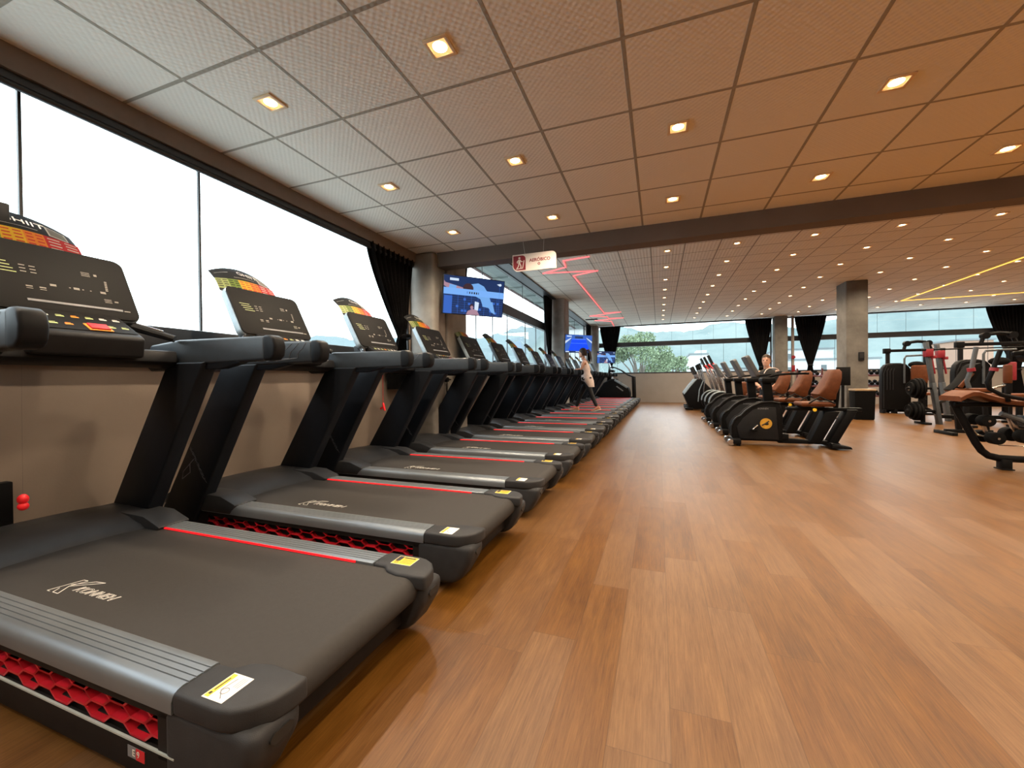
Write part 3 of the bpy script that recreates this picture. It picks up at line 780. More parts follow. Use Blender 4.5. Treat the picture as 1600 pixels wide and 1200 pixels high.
for i, y in enumerate(YT):
    o = tm if i == 0 else copy_tree(tm)
    o.location = (-.905 + .0095 * (y - 1.1), y, 0); o['label'] = 'black ' + ordn[i]; o['group'] = 'row of black treadmills'
    TREADS.append(o)
# a few things only some of them have
m = MB(); m.box(-.49, -.415, -.4505, -.4495, .068, .100); m.mi = 1; m.box(-.452, -.415, -.4512, -.4500, .068, .100)
sk = m.build('rating_plate', [K['dimwhite'], K['redp']], tm)
text_obj('plate_letters', 'E 9', .026, K['white'], frame((-.452, -.4516, .084), (1, 0, 0), (0, 0, 1)), sk, depth=.0003)
m = MB(); m.tube([(-1.63, -.225, 1.27), (-1.64, -.225, 1.0), (-1.645, -.225, .64)], .00022, 5); m.mi = 1; m.ell((-1.645, -.225, .615), (.018, .018, .022)); m.ell((-1.645, -.225, .585), (.016, .018, .018))
kk = m.build('safety_key', [K['black'], K['led']], tm); kk['label'] = 'red safety key on a thin cord'
K['keyred'] = mat('red_key_plastic', (.75, .01, .02), .35); kk.data.materials[1] = K['keyred']
t3 = TREADS[2]
m = MB(); m.tube([(-1.55, -.33, 1.22), (-1.55, -.33, .88)], .0025, 5); m.bar((-1.55, -.33, .90), (-1.53, -.33, .83), .02, .01, .002); m.bar((-1.55, -.335, .86), (-1.575, -.33, .845), .02, .01)
kk = m.build('safety_key', K['keyred'], t3); kk['label'] = 'red safety cord with clip'
# small black device lying on top of the nearest console
m = MB(); m.box(-.09, .09, -.022, .022, 0, .15, .008); m.box(-.03, .03, -.018, .018, .148, .172, .006)
tag(m.build('portable_speaker', K['plastic'], None), 'small black box resting on top of the nearest treadmill console behind the card', 'speaker')
spk = bpy.data.objects['portable_speaker']; spk.location = (-3.025, .96, 1.845)
spk.rotation_euler = (0, 0, PI / 2)
# ================================================================ SIGN AND TELEVISIONS
def poly(m, T, pts, z, mi, th=.0008):
    m.mi = mi; m.prism(pts, 'z', z, z + th, M=T)
sg = thing('hanging_sign', 'white hanging sign with red walking figure panel and AERÓBICO lettering', 'sign', (-1.465, 4.9, 2.48))
m = MB()
def sign_outline(w, h, r1, r2, x0=0, y0=0):
    pts = []
    for cx, cy, r, a0 in ((x0 + w - r2, y0 + h - r2, r2, 0), (x0, y0 + h, 0, 90), (x0 + r1, y0 + r1, r1, 180), (x0 + w, y0, 0, 270)):
        for k in range(7 if r else 1): a = math.radians(a0 + 90 * k / 6); pts.append((cx + r * math.cos(a), cy + r * math.sin(a)))
    return pts
m.prism(sign_outline(.57, .215, .075, .06, -.285, .0), 'y', -.006, .006)
K['signw'] = mat('white_acrylic', (.74, .66, .60), .3, noise=0)
m.build('sign_board', K['signw'], sg)
Ts = frame((0, -.0062, 0), (1, 0, 0), (0, 0, 1))
m = MB(); poly(m, Ts, sign_outline(.165, .185, .065, .045, -.275, .014), 0, 0); m.build('red_panel', K['crimson'], sg)
m = MB(); q = lambda x, y: (-.19 + x, .105 + y, .0016)
m.cyl((-.192, .168, .001), (-.192, .168, .002), .014, 14, M=Ts)
for a, b, w in (((-.002, .045), (-.004, -.005), .028), ((-.010, .04), (-.034, .018), .010), ((-.034, .018), (-.028, .0), .009), ((.006, .04), (.024, .016), .010), ((.024, .016), (.040, .018), .009), ((-.008, -.005), (-.016, -.04), .012), ((-.016, -.04), (-.036, -.064), .011), ((.002, -.005), (.018, -.035), .012), ((.018, -.035), (.016, -.064), .011), ((-.048, -.072), (.045, -.066), .008), ((.040, -.066), (.060, .03), .010)):
    m.bar(q(*a), q(*b), w, .001, M=Ts)
m.build('walking_figure', K['signw'], sg)
text_obj('sign_lettering', 'AERÓBICO', .055, K['crimson'], frame((.075, -.0075, .125), (1, 0, 0), (0, 0, 1)), sg, sx=1.0, depth=.0006, bold=.0013)
m = MB(); m.ring((.065, -.0075, .075), 'y', .013, .004, 16, 5); m.build('sign_dot', K['crimson'], sg)
m = MB(); m.tube([(-.12, 0, .213), (-.155, 0, .44)], .0015, 5); m.tube([(.12, 0, .213), (.135, 0, .44)], .0015, 5); m.build('hanging_wire', K['white'], sg)
K['t_navy'] = mat('screen_navy', (0, 0, 0), .3, noise=0, emit=(.012, .035, .12), es=1.0)
K['t_band'] = mat('screen_pale_blue', (0, 0, 0), .3, noise=0, emit=(.20, .45, .95), es=1.0)
K['t_mid'] = mat('screen_blue', (0, 0, 0), .3, noise=0, emit=(.04, .14, .55), es=1.0)
K['t_shirt'] = mat('screen_light_blue', (0, 0, 0), .3, noise=0, emit=(.18, .42, .85), es=1.0)
K['t_skin'] = mat('screen_skin', (0, 0, 0), .3, noise=0, emit=(.42, .25, .32), es=1.0)
K['t_hair'] = mat('screen_dark_brown', (0, 0, 0), .3, noise=0, emit=(.05, .025, .035), es=1.0)
K['t_white'] = mat('screen_white', (0, 0, 0), .3, noise=0, emit=(.65, .78, .95), es=1.0)
K['t_court'] = mat('screen_bright_blue', (0, 0, 0), .3, noise=0, emit=(.0, .075, 1.0), es=1.0)
TM = [K['t_navy'], K['t_band'], K['t_mid'], K['t_shirt'], K['t_skin'], K['t_hair'], K['t_white'], K['t_court'], K['black']]
def tv(P, w, ang, tilt, label, picture, wall):
    """P = top left corner, ang = heading of the screen's width away from +Y towards +X"""
    a = math.radians(ang); t_ = math.radians(tilt); h = w * .5625
    u = Vector((math.sin(a), math.cos(a), 0)); n = u.cross(Vector((0, 0, 1))); up = (Vector((0, 0, 1)) * math.cos(t_) + n * math.sin(t_))
    c = Vector(P) + u * w / 2 - up * h / 2
    t = thing('television', label, 'television', tuple(c)); T = frame((0, 0, 0), u, up)
    m = MB(); m.box(-w / 2, w / 2, -h / 2, h / 2, -.03, 0, .006, 2, M=T); m.box(-w * .3, w * .3, -h * .35, h * .3, -.06, -.03, .01, 2, M=T); m.build('housing', K['plastic'], t)
    m = MB(); b = .010; W, H = w / 2 - b, h / 2 - b
    def R(x0, y0, x1, y1, mi, z): poly(m, T, [(x0 * W, y0 * H), (x1 * W, y0 * H), (x1 * W, y1 * H), (x0 * W, y1 * H)], z, mi)
    def G(pts, mi, z): poly(m, T, [(x * W, y * H) for x, y in pts], z, mi)
    def E(cx, cy, rx, ry, mi, z): G([(cx + rx * math.cos(2 * PI * k / 18), cy + ry * math.sin(2 * PI * k / 18)) for k in range(18)], mi, z)
    R(-1, -1, 1, 1, 0, .0)
    if picture == 'match':
        rnd = random.Random(4)
        R(-.98, -1, -.72, -.05, 2, .0008)
        for k in range(14): x = rnd.uniform(-.7, .9); y = rnd.uniform(-.95, -.2); R(x, y, x + .08, y + .12, 2, .0008)
        for k in range(9): R(-.98 + k * .22, -.98, -.972 + k * .22, .1, 2, .0012); R(-.98, -.95 + k * .12, .98, -.943 + k * .12, 2, .0012)
        G([(-1, .72), (-.95, .62), (-.6, .50), (-.38, .42), (-.38, .18), (-.75, .22), (-1, .45)], 4, .0016)
        G([(-.82, .55), (-.6, .5), (-.62, .2), (-.85, .22)], 3, .002)
        G([(-.2, .62), (.10, .74), (.30, .60), (.48, .20), (.70, -.9), (.55, -.55), (.30, -.48), (.2, -.1), (-.08, .1)], 3, .0016)
        E(-.22, .42, .17, .26, 5, .0024); G([(-.12, .36), (.06, .30), (.02, .10), (-.14, .12)], 4, .0028)
        G([(.3, -.3), (.62, -.2), (.74, -.88), (.60, -.78), (.5, -.55), (.28, -.5)], 3, .002)
        G([(-.25, -1), (-.2, -.8), (-.05, -.68), (.1, -.72), (.2, -1)], 4, .0024); E(-.08, -.55, .07, .14, 5, .0028); E(-.07, -.6, .05, .1, 4, .0032); G([(.02, -.25), (.16, -.3), (.14, -.75), (.02, -.7)], 6, .0028)
        R(-1, .02, 1, .36, 1, .0036); R(-.82, .75, -.54, .88, 6, .0036)
        G([(.74, .80), (.84, .84), (.84, .70)], 6, .0036); E(.86, .78, .04, .07, 6, .0036); R(.84, -1, .848, .7, 2, .0036)
        for k, ww in enumerate((.02, .035, .035, .045, .04, .02)): R(-.26 + k * .075, .13, -.26 + k * .075 + ww, .24, 8 if k else 2, .0042)
    else:
        R(-1, -1, 1, 1, 2, .0004); G([(-.52, .55), (.52, .55), (.85, -.80), (-.75, -.80)], 7, .0016)
        G([(-1, .3), (-.55, .7), (-.6, .55), (-1, .0)], 6, .0012); G([(1, .3), (.55, .75), (.6, .6), (1, .1)], 6, .0012)
        G([(-1, -1), (1, -1), (1, -.82), (-1, -.82)], 0, .002); R(-.3, .62, .3, .86, 0, .0016); R(-.9, .78, -.55, .9, 6, .002); R(-.95, -.97, -.7, -.85, 6, .0024); R(-.2, -.92, .3, -.86, 6, .0024)
        R(-.5, .50, .5, .53, 1, .0022); R(-.6, .05, .6, .07, 1, .0022)
    m.build('screen', TM, t)
    if wall is not None:
        wv = Vector(wall) - c; bk = Vector((-n.x, -n.y, 0)) * .0
        m = MB(); p0 = -n * .05; mid = (p0 + wv) * .5 + Vector((0, 0, .0))
        m.bar(tuple(p0), tuple(mid), .05, .05, .006); m.bar(tuple(mid), tuple(wv), .05, .05, .006); m.build('wall_bracket', K['steel'], t)
    return t
tv((-2.74, 4.88, 2.56), .95, 40.5, 10, 'large television hanging off the first pillar, showing a footballer in light blue', 'match', (-2.955, 5.30, 2.25))
tv((-2.70, 12.30, 2.50), 1.0, 46, 6, 'television showing a bright blue court, above the walking woman', 'court', (-2.79, 12.95, 2.2))
tv((-2.70, 19.15, 2.42), 1.0, 50, 6, 'small distant television in the far left corner, showing the light blue footballer', 'match', (-2.76, 19.9, 2.1))
# wall bits: socket box on the left wall, controller on the pillar, conduit
m = MB(); m.box(-3.349, -3.29, .78, 1.14, .34, .58, .006); tag(m.build('junction_box', K['steel']), 'black junction box low on the wall at the left edge', 'box')
m = MB(); m.box(4.98, 5.10, 13.255, 13.299, 1.53, 1.76, .01); m.mi = 1; m.box(5.0, 5.08, 13.25, 13.256, 1.60, 1.72); tag(m.build('wall_controller', [K['plastic'], K['black']]), 'black control box fixed on the free standing pillar', 'controller')
m = MB(); m.cyl((-2.95, 5.26, 1.12), (-2.90, 5.26, 1.12), .035, 16); m.tube([(-2.92, 5.26, 1.10), (-2.92, 5.26, .05)], .008, 8); m.tube([(-2.92, 5.26, 1.12), (-2.90, 5.34, 1.12)], .010, 8)
tag(m.build('water_tap', K['steel']), 'small tap with a pipe on the side of the first pillar', 'tap')
m = MB(); m.cyl((5.26, 19.93, 1.95), (5.26, 19.90, 1.95), .075, 24); m.box(5.20, 5.32, 19.90, 19.93, 1.35, 1.62, .004)
tag(m.build('hydrant_sign', K['crimson']), 'red round sign on the thin pipe beside the far pillar', 'sign')

# ================================================================ PEOPLE
def skin_mesh(name, nodes, edges, mt, parent, sub=2, root=0):
    """nodes: (x,y,z,rx,ry) -> continuous surface from a skinned skeleton"""
    me = bpy.data.meshes.new(name); me.from_pydata([n[:3] for n in nodes], edges, [])
    o = bpy.data.objects.new(name, me); COL.objects.link(o)
    md = o.modifiers.new('skin', 'SKIN'); md.use_smooth_shade = True
    sv = me.skin_vertices[0].data
    for i, n in enumerate(nodes): sv[i].radius = (n[3], n[4] if len(n) > 4 else n[3]); sv[i].use_root = (i == root)
    s2 = o.modifiers.new('sub', 'SUBSURF'); s2.levels = sub; s2.render_levels = sub
    dg = bpy.context.evaluated_depsgraph_get(); m2 = bpy.data.meshes.new_from_object(o.evaluated_get(dg)); m2.name = name
    bpy.data.objects.remove(o); bpy.data.meshes.remove(me)
    m2.materials.clear(); m2.materials.append(mt); m2.shade_smooth()
    o = bpy.data.objects.new(name, m2); COL.objects.link(o); o.parent = parent
    return o
K['skin'] = mat('skin', (.48, .24, .155), .5, noise=.06, nscale=30)
K['skin2'] = mat('pale_skin', (.55, .29, .20), .5, noise=.06, nscale=30)
K['hair'] = mat('dark_brown_hair', (.035, .016, .010), .5, noise=.3, nscale=90, bump=.5, bscale=160)
K['hair2'] = mat('short_brown_hair', (.085, .050, .030), .6, noise=.3, nscale=90, bump=.5, bscale=160)
K['tank'] = mat('white_tank_top_cloth', (.62, .52, .49), .8, bump=.3, bscale=60)
K['legging'] = mat('black_legging_cloth', (.010, .011, .014), .75)
K['shoe'] = mat('peach_running_shoe', (.62, .27, .17), .6)
K['sole'] = mat('pale_shoe_sole', (.62, .58, .50), .6)
K['blkcloth'] = mat('black_shirt_cloth', (.010, .010, .011), .85, bump=.3, bscale=60)
K['eye'] = mat('eye_dark', (.02, .015, .012), .3, noise=0)
K['lip'] = mat('lip', (.30, .09, .07), .5, noise=0)

def head(parent, c, fwd, tilt, skin, hair, sc=1.0, male=False):
    """head with brow, nose, lips, chin and ears, its face turned to fwd; joined to the body mesh below"""
    f = Vector(fwd).normalized(); up = Vector((0, 0, 1)) + f * tilt; s_ = f.cross(up).normalized(); up = s_.cross(f)
    T = Matrix((s_, f, up)).transposed().to_4x4(); T.translation = Vector(c); T = T @ Matrix.Scale(sc, 4)
    secs = []; N = 20
    prof = [(-.118, .030, .030, .045), (-.108, .046, .048, .034), (-.088, .055, .068, .022), (-.060, .062, .080, .012), (-.030, .068, .086, .006), (0, .073, .092, .0), (.035, .077, .097, -.004), (.070, .074, .094, -.008), (.098, .060, .078, -.010), (.115, .038, .050, -.012), (.122, .012, .016, -.012)]
    for z, rx, ry, oy in prof:
        ring = []
        for k in range(N):
            a = 2 * PI * k / N; x = rx * math.cos(a); y = oy + ry * math.sin(a)
            if math.sin(a) > .9 and -.05 < z < -.02: y += .006
            ring.append((x, y, z))
        secs.append(ring)
    m = MB(); m.loft(secs, M=T)
    m.loft([[(-.010, .086, -.030), (.010, .086, -.030), (.014, .080, -.030), (-.014, .080, -.030)], [(-.014, .108, -.026), (.014, .108, -.026), (.016, .082, -.026), (-.016, .082, -.026)], [(-.007, .098, .008), (.007, .098, .008), (.008, .086, .008), (-.008, .086, .008)], [(-.004, .092, .022), (.004, .092, .022), (.005, .088, .022), (-.005, .088, .022)]], M=T)
    for s in (-1, 1):
        m.ell((s * .074, -.004, -.006), (.009, .020, .032), 10, 6, M=T)
        m.ell((s * .030, .082, .018), (.020, .010, .006), 8, 5, M=T)
    m.cyl((0, -.012, -.165), (0, -.004, -.06), .052, 16, .050, M=T)
    h = m.build('head', skin, parent)
    m = MB()
    for s in (-1, 1): m.ell((s * .030, .0875, .004), (.013, .006, .006), 10, 6, M=T)
    m.build('eye', K['eye'], h)
    m = MB(); m.ell((0, .083, -.058), (.024, .008, .007), 12, 6, M=T); m.build('mouth', K['lip'], h)
    m = MB(); g = []
    for i in range(9):
        t = i / 8; row = []
        for k in range(25):
            a = -PI / 2 + (k / 24 - .5) * 2 * PI * .999; front = max(0, math.sin(a))
            zlo = -.075 + .125 * front ** .55 if not male else -.055 + .122 * front ** .4 + .006 * math.sin(k * 2.1)
            z = zlo + (.130 - zlo) * t; w = math.sqrt(max(0.0, 1 - max(0, (z - .03) / .104) ** 2))
            row.append(tuple(T @ Vector((.083 * w * math.cos(a), -.008 + .104 * w * math.sin(a), z))))
        g.append(row)
    m.sheet(g, .006); hr = m.build('hair', hair, parent, ang=80)
    return T, hr

def hand(parent, wrist, d, nrm, skin, side=1, curl=.5, sc=1.0):
    """palm with four separate fingers and a thumb, its own short chains"""
    d = Vector(d).normalized(); n = Vector(nrm).normalized(); s_ = d.cross(n).normalized() * side; n = s_.cross(d) * side
    w = Vector(wrist); nodes = [(*w, .020, .016)]; edges = []
    pm = w + d * .045 * sc; nodes.append((*pm, .030, .014)); edges.append((0, 1))
    for k, (off, L) in enumerate(((-.030, .062), (-.010, .074), (.011, .070), (.030, .054))):
        b = w + d * .085 * sc + s_ * off * sc; nodes.append((*b, .0095)); ib = len(nodes) - 1; edges.append((1, ib))
        a1 = curl; a2 = curl * 2.0
        p1 = b + (d * math.cos(a1) - n * math.sin(a1)) * L * .5 * sc; p2 = p1 + (d * math.cos(a2) - n * math.sin(a2)) * L * .5 * sc
        nodes.append((*p1, .0082)); edges.append((ib, len(nodes) - 1)); nodes.append((*p2, .0070)); edges.append((len(nodes) - 2, len(nodes) - 1))
    t0 = w + d * .025 * sc - s_ * .026 * sc; t1 = t0 + (d * .6 - s_ * .7 - n * .3) * .035 * sc; t2 = t1 + (d * .8 - s_ * .2 - n * .5) * .032 * sc
    nodes.append((*t0, .012)); edges.append((0, len(nodes) - 1)); nodes.append((*t1, .0105)); edges.append((len(nodes) - 2, len(nodes) - 1)); nodes.append((*t2, .008)); edges.append((len(nodes) - 2, len(nodes) - 1))
    return skin_mesh('hand', nodes, edges, skin, parent, 1)

# ---- the woman walking on the ninth treadmill, holding its handrail
yw = YT[8]; zw = .288
wm = thing('person', 'woman in white tank top and black leggings walking on a treadmill, hair in a ponytail', 'person', (-1.80, yw, zw))
B = lambda x, y, z: (x + 1.80, y, z - zw)
# joints, in world x / local y / world z
P = dict(pel=B(-1.765, 0, 1.13), wst=B(-1.775, 0, 1.27), chs=B(-1.80, 0, 1.45), nck=B(-1.825, 0, 1.60), hd=B(-1.85, 0, 1.68),
         shn=B(-1.815, -.165, 1.55), eln=B(-1.87, -.215, 1.36), wrn=B(-2.03, -.27, 1.345), shf=B(-1.815, .165, 1.55), elf=B(-1.88, .215, 1.36), wrf=B(-2.04, .27, 1.345),
         hin=B(-1.755, -.085, 1.08), knn=B(-1.64, -.09, .73), ann=B(-1.50, -.09, .405), hif=B(-1.775, .085, 1.08), knf=B(-1.93, .09, .76), anf=B(-2.06, .09, .385))
names = list(P); ix = {n: i for i, n in enumerate(names)}
rad = dict(pel=(.115, .095), wst=(.092, .080), chs=(.115, .095), nck=.048, hd=.045, shn=.052, eln=.036, wrn=.026, shf=.052, elf=.036, wrf=.026, hin=.088, knn=.054, ann=.036, hif=.088, knf=.054, anf=.036)
def nodes_of(ns, add=0): 
    out = []
    for n in ns: r = rad[n]; r = r if isinstance(r, tuple) else (r, r); out.append((*P[n], r[0] + add, r[1] + add))
    return out
E_ = [('pel', 'wst'), ('wst', 'chs'), ('chs', 'nck'), ('nck', 'hd'), ('chs', 'shn'), ('shn', 'eln'), ('eln', 'wrn'), ('chs', 'shf'), ('shf', 'elf'), ('elf', 'wrf'), ('pel', 'hin'), ('hin', 'knn'), ('knn', 'ann'), ('pel', 'hif'), ('hif', 'knf'), ('knf', 'anf')]
def sk(name, ns, mt, parent, add, extra=()):
    i_ = {n: i for i, n in enumerate(ns)}; nd_ = nodes_of(ns, add); ed = [(i_[a], i_[b]) for a, b in E_ if a in i_ and b in i_]
    return skin_mesh(name, nd_, ed, mt, parent)
sk('body', names, K['skin'], wm, 0)
sk('leggings', ['pel', 'hin', 'knn', 'ann', 'hif', 'knf', 'anf'], K['legging'], wm, .010)
# loose white top with a flared tail at the back
m = MB(); secs = []
for (x, z, rx, ry) in ((-1.815, 1.535, .085, .115), (-1.805, 1.47, .112, .150), (-1.795, 1.38, .118, .152), (-1.785, 1.28, .112, .138), (-1.765, 1.18, .140, .172), (-1.745, 1.08, .158, .190), (-1.715, .98, .140, .185), (-1.685, .91, .115, .165)):
    secs.append([(B(x, 0, z)[0] + rx * math.cos(2 * PI * k / 20), ry * math.sin(2 * PI * k / 20), z - zw + (.0 if z > 1.0 else .10 * max(0, -math.cos(2 * PI * k / 20)))) for k in range(20)])
m.loft(secs, caps=False); m.build('tank_top', K['tank'], wm)
m = MB()
for s in (-1, 1): m.tube([B(-1.76, s * .08, 1.50), B(-1.79, s * .085, 1.585), B(-1.86, s * .08, 1.56), B(-1.89, s * .07, 1.50)], .016, 8)
m.build('shoulder_strap', K['tank'], wm)
T, hr = head(wm, B(-1.865, 0, 1.795), (-1, 0, 0), .10, K['skin'], K['hair'], 1.0)
m = MB(); m.tube([B(-1.755, 0, 1.85), B(-1.715, 0, 1.865), B(-1.68, .01, 1.80), B(-1.655, .015, 1.68), B(-1.64, .02, 1.56)], [.024, .030, .030, .024, .008], 10); m.build('ponytail', K['hair'], wm)
for s, wr in ((-1, 'wrn'), (1, 'wrf')): hand(wm, P[wr], (-.6, s * .55, .02), (0, 0, 1), K['skin'], side=s, curl=.6)
def shoe(parent, ank, ztoe, pitch, m1=K['shoe'], yaw=0):
    x, y, z = ank; T = Matrix.Translation((x, y, z)) @ Matrix.Rotation(yaw, 4, 'Z') @ Matrix.Rotation(pitch, 4, 'Y')
    m = MB(); secs = []
    for (fx, w, z0, z1) in ((.075, .022, -.085, -.035), (.065, .036, -.090, .010), (.02, .040, -.090, .022), (-.05, .042, -.090, -.020), (-.12, .050, -.090, -.045), (-.17, .045, -.088, -.060), (-.195, .025, -.084, -.070)):
        secs.append([(fx, w * math.cos(a), (z0 + z1) / 2 + (z1 - z0) / 2 * math.sin(a)) for a in [2 * PI * k / 12 for k in range(12)]])
    m.loft(secs, M=T); sh = m.build('shoe', m1, parent)
    m = MB(); m.prism([(-.195, -.02), (-.17, -.045), (-.1, -.052), (.05, -.042), (.078, -.025), (.078, .025), (.05, .042), (-.1, .052), (-.17, .045), (-.195, .02)], 'z', -.10, -.078, .004, 1, M=T); m.build('sole', K['sole'], sh)
shoe(wm, P['anf'], 0, math.radians(4)); shoe(wm, P['ann'], 0, math.radians(-16))

# ---- the man standing among the recumbent bikes, face turned to the camera
mn = thing('person', 'man with short brown hair and black shirt standing among the exercise bikes, looking back', 'person', (2.36, 10.80, 0))
P = dict(pel=(0, 0, .88), wst=(0, 0, 1.00), chs=(0, 0, 1.16), nck=(-.01, -.01, 1.31), hd=(-.03, -.02, 1.40), shn=(.185, -.05, 1.225), eln=(.20, -.10, .98), wrn=(.05, -.24, .92), shf=(-.19, .04, 1.225), elf=(-.25, .03, .97), wrf=(-.20, -.16, .90),
         hin=(.09, 0, .84), knn=(.10, -.02, .46), ann=(.10, .0, .09), hif=(-.09, 0, .84), knf=(-.10, -.02, .46), anf=(-.10, .0, .09))
rad = dict(pel=(.13, .11), wst=(.13, .105), chs=(.15, .115), nck=.06, hd=.055, shn=.062, eln=.044, wrn=.030, shf=.062, elf=.044, wrf=.030, hin=.085, knn=.058, ann=.042, hif=.085, knf=.058, anf=.042)
names = list(P)
sk('body', names, K['skin2'], mn, 0)
m = MB(); secs = []
for z, rx, ry in ((.86, .155, .130), (.95, .160, .135), (1.06, .170, .140), (1.16, .190, .145), (1.22, .200, .135), (1.265, .155, .110), (1.295, .090, .085), (1.315, .072, .072)):
    secs.append([(rx * math.cos(2 * PI * k / 24) - .005, ry * math.sin(2 * PI * k / 24) - .01, z) for k in range(24)])
m.loft(secs); shirt = m.build('shirt', K['blkcloth'], mn, ang=60)
for a_, b_ in (('shn', 'eln'), ('shf', 'elf')):
    pa, pb = Vector(P[a_]), Vector(P[b_]); m = MB(); m.tube([tuple(pa + Vector((0, 0, .01))), tuple(pa.lerp(pb, .35)), tuple(pa.lerp(pb, .8))], [.078, .074, .070], 14); m.build('sleeve', K['blkcloth'], shirt)
sk('trousers', ['pel', 'hin', 'knn', 'ann', 'hif', 'knf', 'anf'], K['legging'], mn, .016)
m = MB(); m.tube([(-.12, -.165, 1.20), (-.07, -.125, 1.275), (-.01, -.10, 1.315), (.08, -.085, 1.325), (.14, -.05, 1.315), (.20, .02, 1.285), (.25, .05, 1.20)], [.006, .010, .011, .012, .013, .012, .008], 6)
o = m.build('towel', K['tank'], mn); o['label'] = 'white towel over the shoulder'
head(mn, (-.045, -.045, 1.495), (-.45, -1, 0), -.02, K['skin2'], K['hair2'], 1.12, True)
hand(mn, P['wrn'], (-.4, -.8, -.1), (0, 0, 1), K['skin2'], 1, .7); hand(mn, P['wrf'], (.3, -.8, -.1), (0, 0, 1), K['skin2'], -1, .7)
for a in ('ann', 'anf'): shoe(mn, P[a], 0, 0, K['rubber'], PI / 2)

# ================================================================ CARDIO MACHINES
def recumbent():
    t = thing('recumbent_bike', 'x', 'exercise bike')
    sh = [(.02, .07), (-.02, .16), (-.02, .30), (.02, .40), (.07, .455), (.12, .475), (.20, .57), (.30, .645), (.42, .70), (.56, .715), (.68, .69), (.72, .55), (.72, .07)]
    m = MB(); m.prism(sh, 'y', -.075, .075, .02, 3); m.build('shroud', K['steel'], t)
    m = MB()
    for s in (-1, 1):
        y = s * .085; m.tube([(a, y, b) for a, b in sh[1:11]], .013, 8)
        m.prism([(.10, .10), (.06, .30), (.15, .44), (.30, .58), (.45, .63), (.62, .62), (.66, .10)], 'y', *sorted((s * .074, s * .088)), .006, 2)
    m.build('side_ridge', K['plastic'], t)
    m = MB(); m.cyl((.48, -.095, .36), (.48, .095, .36), .085, 24); o = m.build('badge', K['badge'], t); o['label'] = 'gold round badge'
    m = MB(); m.tube([(.42, -.096, .33), (.47, -.096, .36), (.52, -.096, .40)], .010, 6); m.ell((.49, -.096, .355), (.028, .006, .022)); m.build('badge_emblem', K['black'], o)
    text_obj('bike_lettering', 'KONNEN', .035, K['dimwhite'], frame((.44, -.0895, .60), (1, 0, 0), (0, 0, 1)), t)
    for s in (-1, 1):
        m = MB(); m.tube([(.36, s * .10, .33), (.28 + .1 * (s > 0), s * .115, .26 + .14 * (s > 0))], .014, 8); m.build('crank', K['chrome'], t)
        m = MB(); m.box(.24 + .1 * (s > 0), .34 + .1 * (s > 0), *sorted((s * .12, s * .20)), .235 + .14 * (s > 0), .265 + .14 * (s > 0), .006); m.build('pedal', K['rubber'], t)
    m = MB(); m.bar((.54, 0, .66), (.50, 0, 1.08), .10, .14, .02, up=(1, 0, 0)); m.box(.42, .62, -.12, .12, 1.02, 1.10, .02); m.build('mast', K['steel'], t)
    a = Vector((.36, 0, 1.13)); b = Vector((.20, 0, 1.46)); d = (b - a).normalized(); Tc = frame((a + b) / 2, (0, 1, 0), d)
    m = MB(); m.prism(rounded_rect(.40, .37, .04), 'z', -.035, .030, .012, 2, M=Tc); c = m.build('console', K['console_grey'], t)
    m = MB(); m.prism(rounded_rect(.34, .30, .02), 'z', .029, .033, M=Tc); m.build('console_screen', K['glass_blk'], c)
    m = MB()
    m.tube([(.52, 0, 1.10), (.62, -.12, 1.14), (.78, -.24, 1.16), (1.02, -.25, 1.16)], .016, 8); m.tube([(.52, 0, 1.10), (.62, .12, 1.14), (.78, .24, 1.16), (1.02, .25, 1.16)], .016, 8)
    m.build('handlebar', K['rubber'], t)
    m = MB(); m.prism([(.66, .045), (.66, .13), (1.10, .11), (1.45, .10), (1.50, .05)], 'y', -.05, .05, .008); m.box(.64, .80, -.07, .07, .10, .20, .01); m.build('base_beam', K['steel'], t)
    m = MB(); m.box(-.02, .10, -.26, .26, .03, .11, .015)
    m.build('front_foot', K['steel'], t)
    for s in (-1, 1):
        m = MB(); m.cyl((-.045, s * .15, .055), (-.045, s * .25, .055), .048, 16); m.build('transport_wheel', K['chrome'], t)
        m = MB(); m.cyl((.06, s * .22, 0), (.06, s * .22, .035), .03, 12); m.build('foot_pad', K['rubber'], t)
    m = MB(); m.prism([(1.06, .08), (1.22, .08), (1.46, .57), (1.27, .57)], 'y', -.12, .12, .012); m.prism([(1.30, .05), (1.42, .05), (1.69, .60), (1.56, .60)], 'y', -.11, .11, .012); m.build('seat_support', K['steel'], t)
    m = MB(); m.box(1.30, 1.44, -.29, .29, .02, .075, .012); m.prism([(1.30, .02), (1.30, .10), (1.54, .055), (1.56, .02)], 'y', -.28, -.14, .008); m.prism([(1.30, .02), (1.30, .10), (1.54, .055), (1.56, .02)], 'y', .14, .28, .008); m.build('rear_foot', K['steel'], t)
    m = MB(); m.box(.78, 1.76, -.055, .055, .575, .625, .008); m.build('seat_rail', K['steel'], t)
    m = MB(); m.box(.93, 1.38, -.21, .21, .645, .715, .03, 3); m.build('seat', K['leather'], t)
    m = MB(); secs = []
    for (z, x0, x1, w) in ((.735, 1.27, 1.37, .12), (.76, 1.20, 1.40, .17), (.84, 1.16, 1.40, .195), (.95, 1.24, 1.44, .20), (1.08, 1.30, 1.47, .185), (1.18, 1.34, 1.48, .155), (1.22, 1.37, 1.46, .12)):
        secs.append([(x, y, z) for x, y in rounded_rect(x1 - x0, 2 * w, min(.04, (x1 - x0) / 2.2), 3, (x0 + x1) / 2, 0)])
    m.loft(secs); m.build('backrest', K['leather'], t)
    m = MB(); m.bar((1.44, 0, .62), (1.47, 0, 1.0), .08, .05, .01, up=(1, 0, 0)); m.build('seat_frame', K['steel'], t)
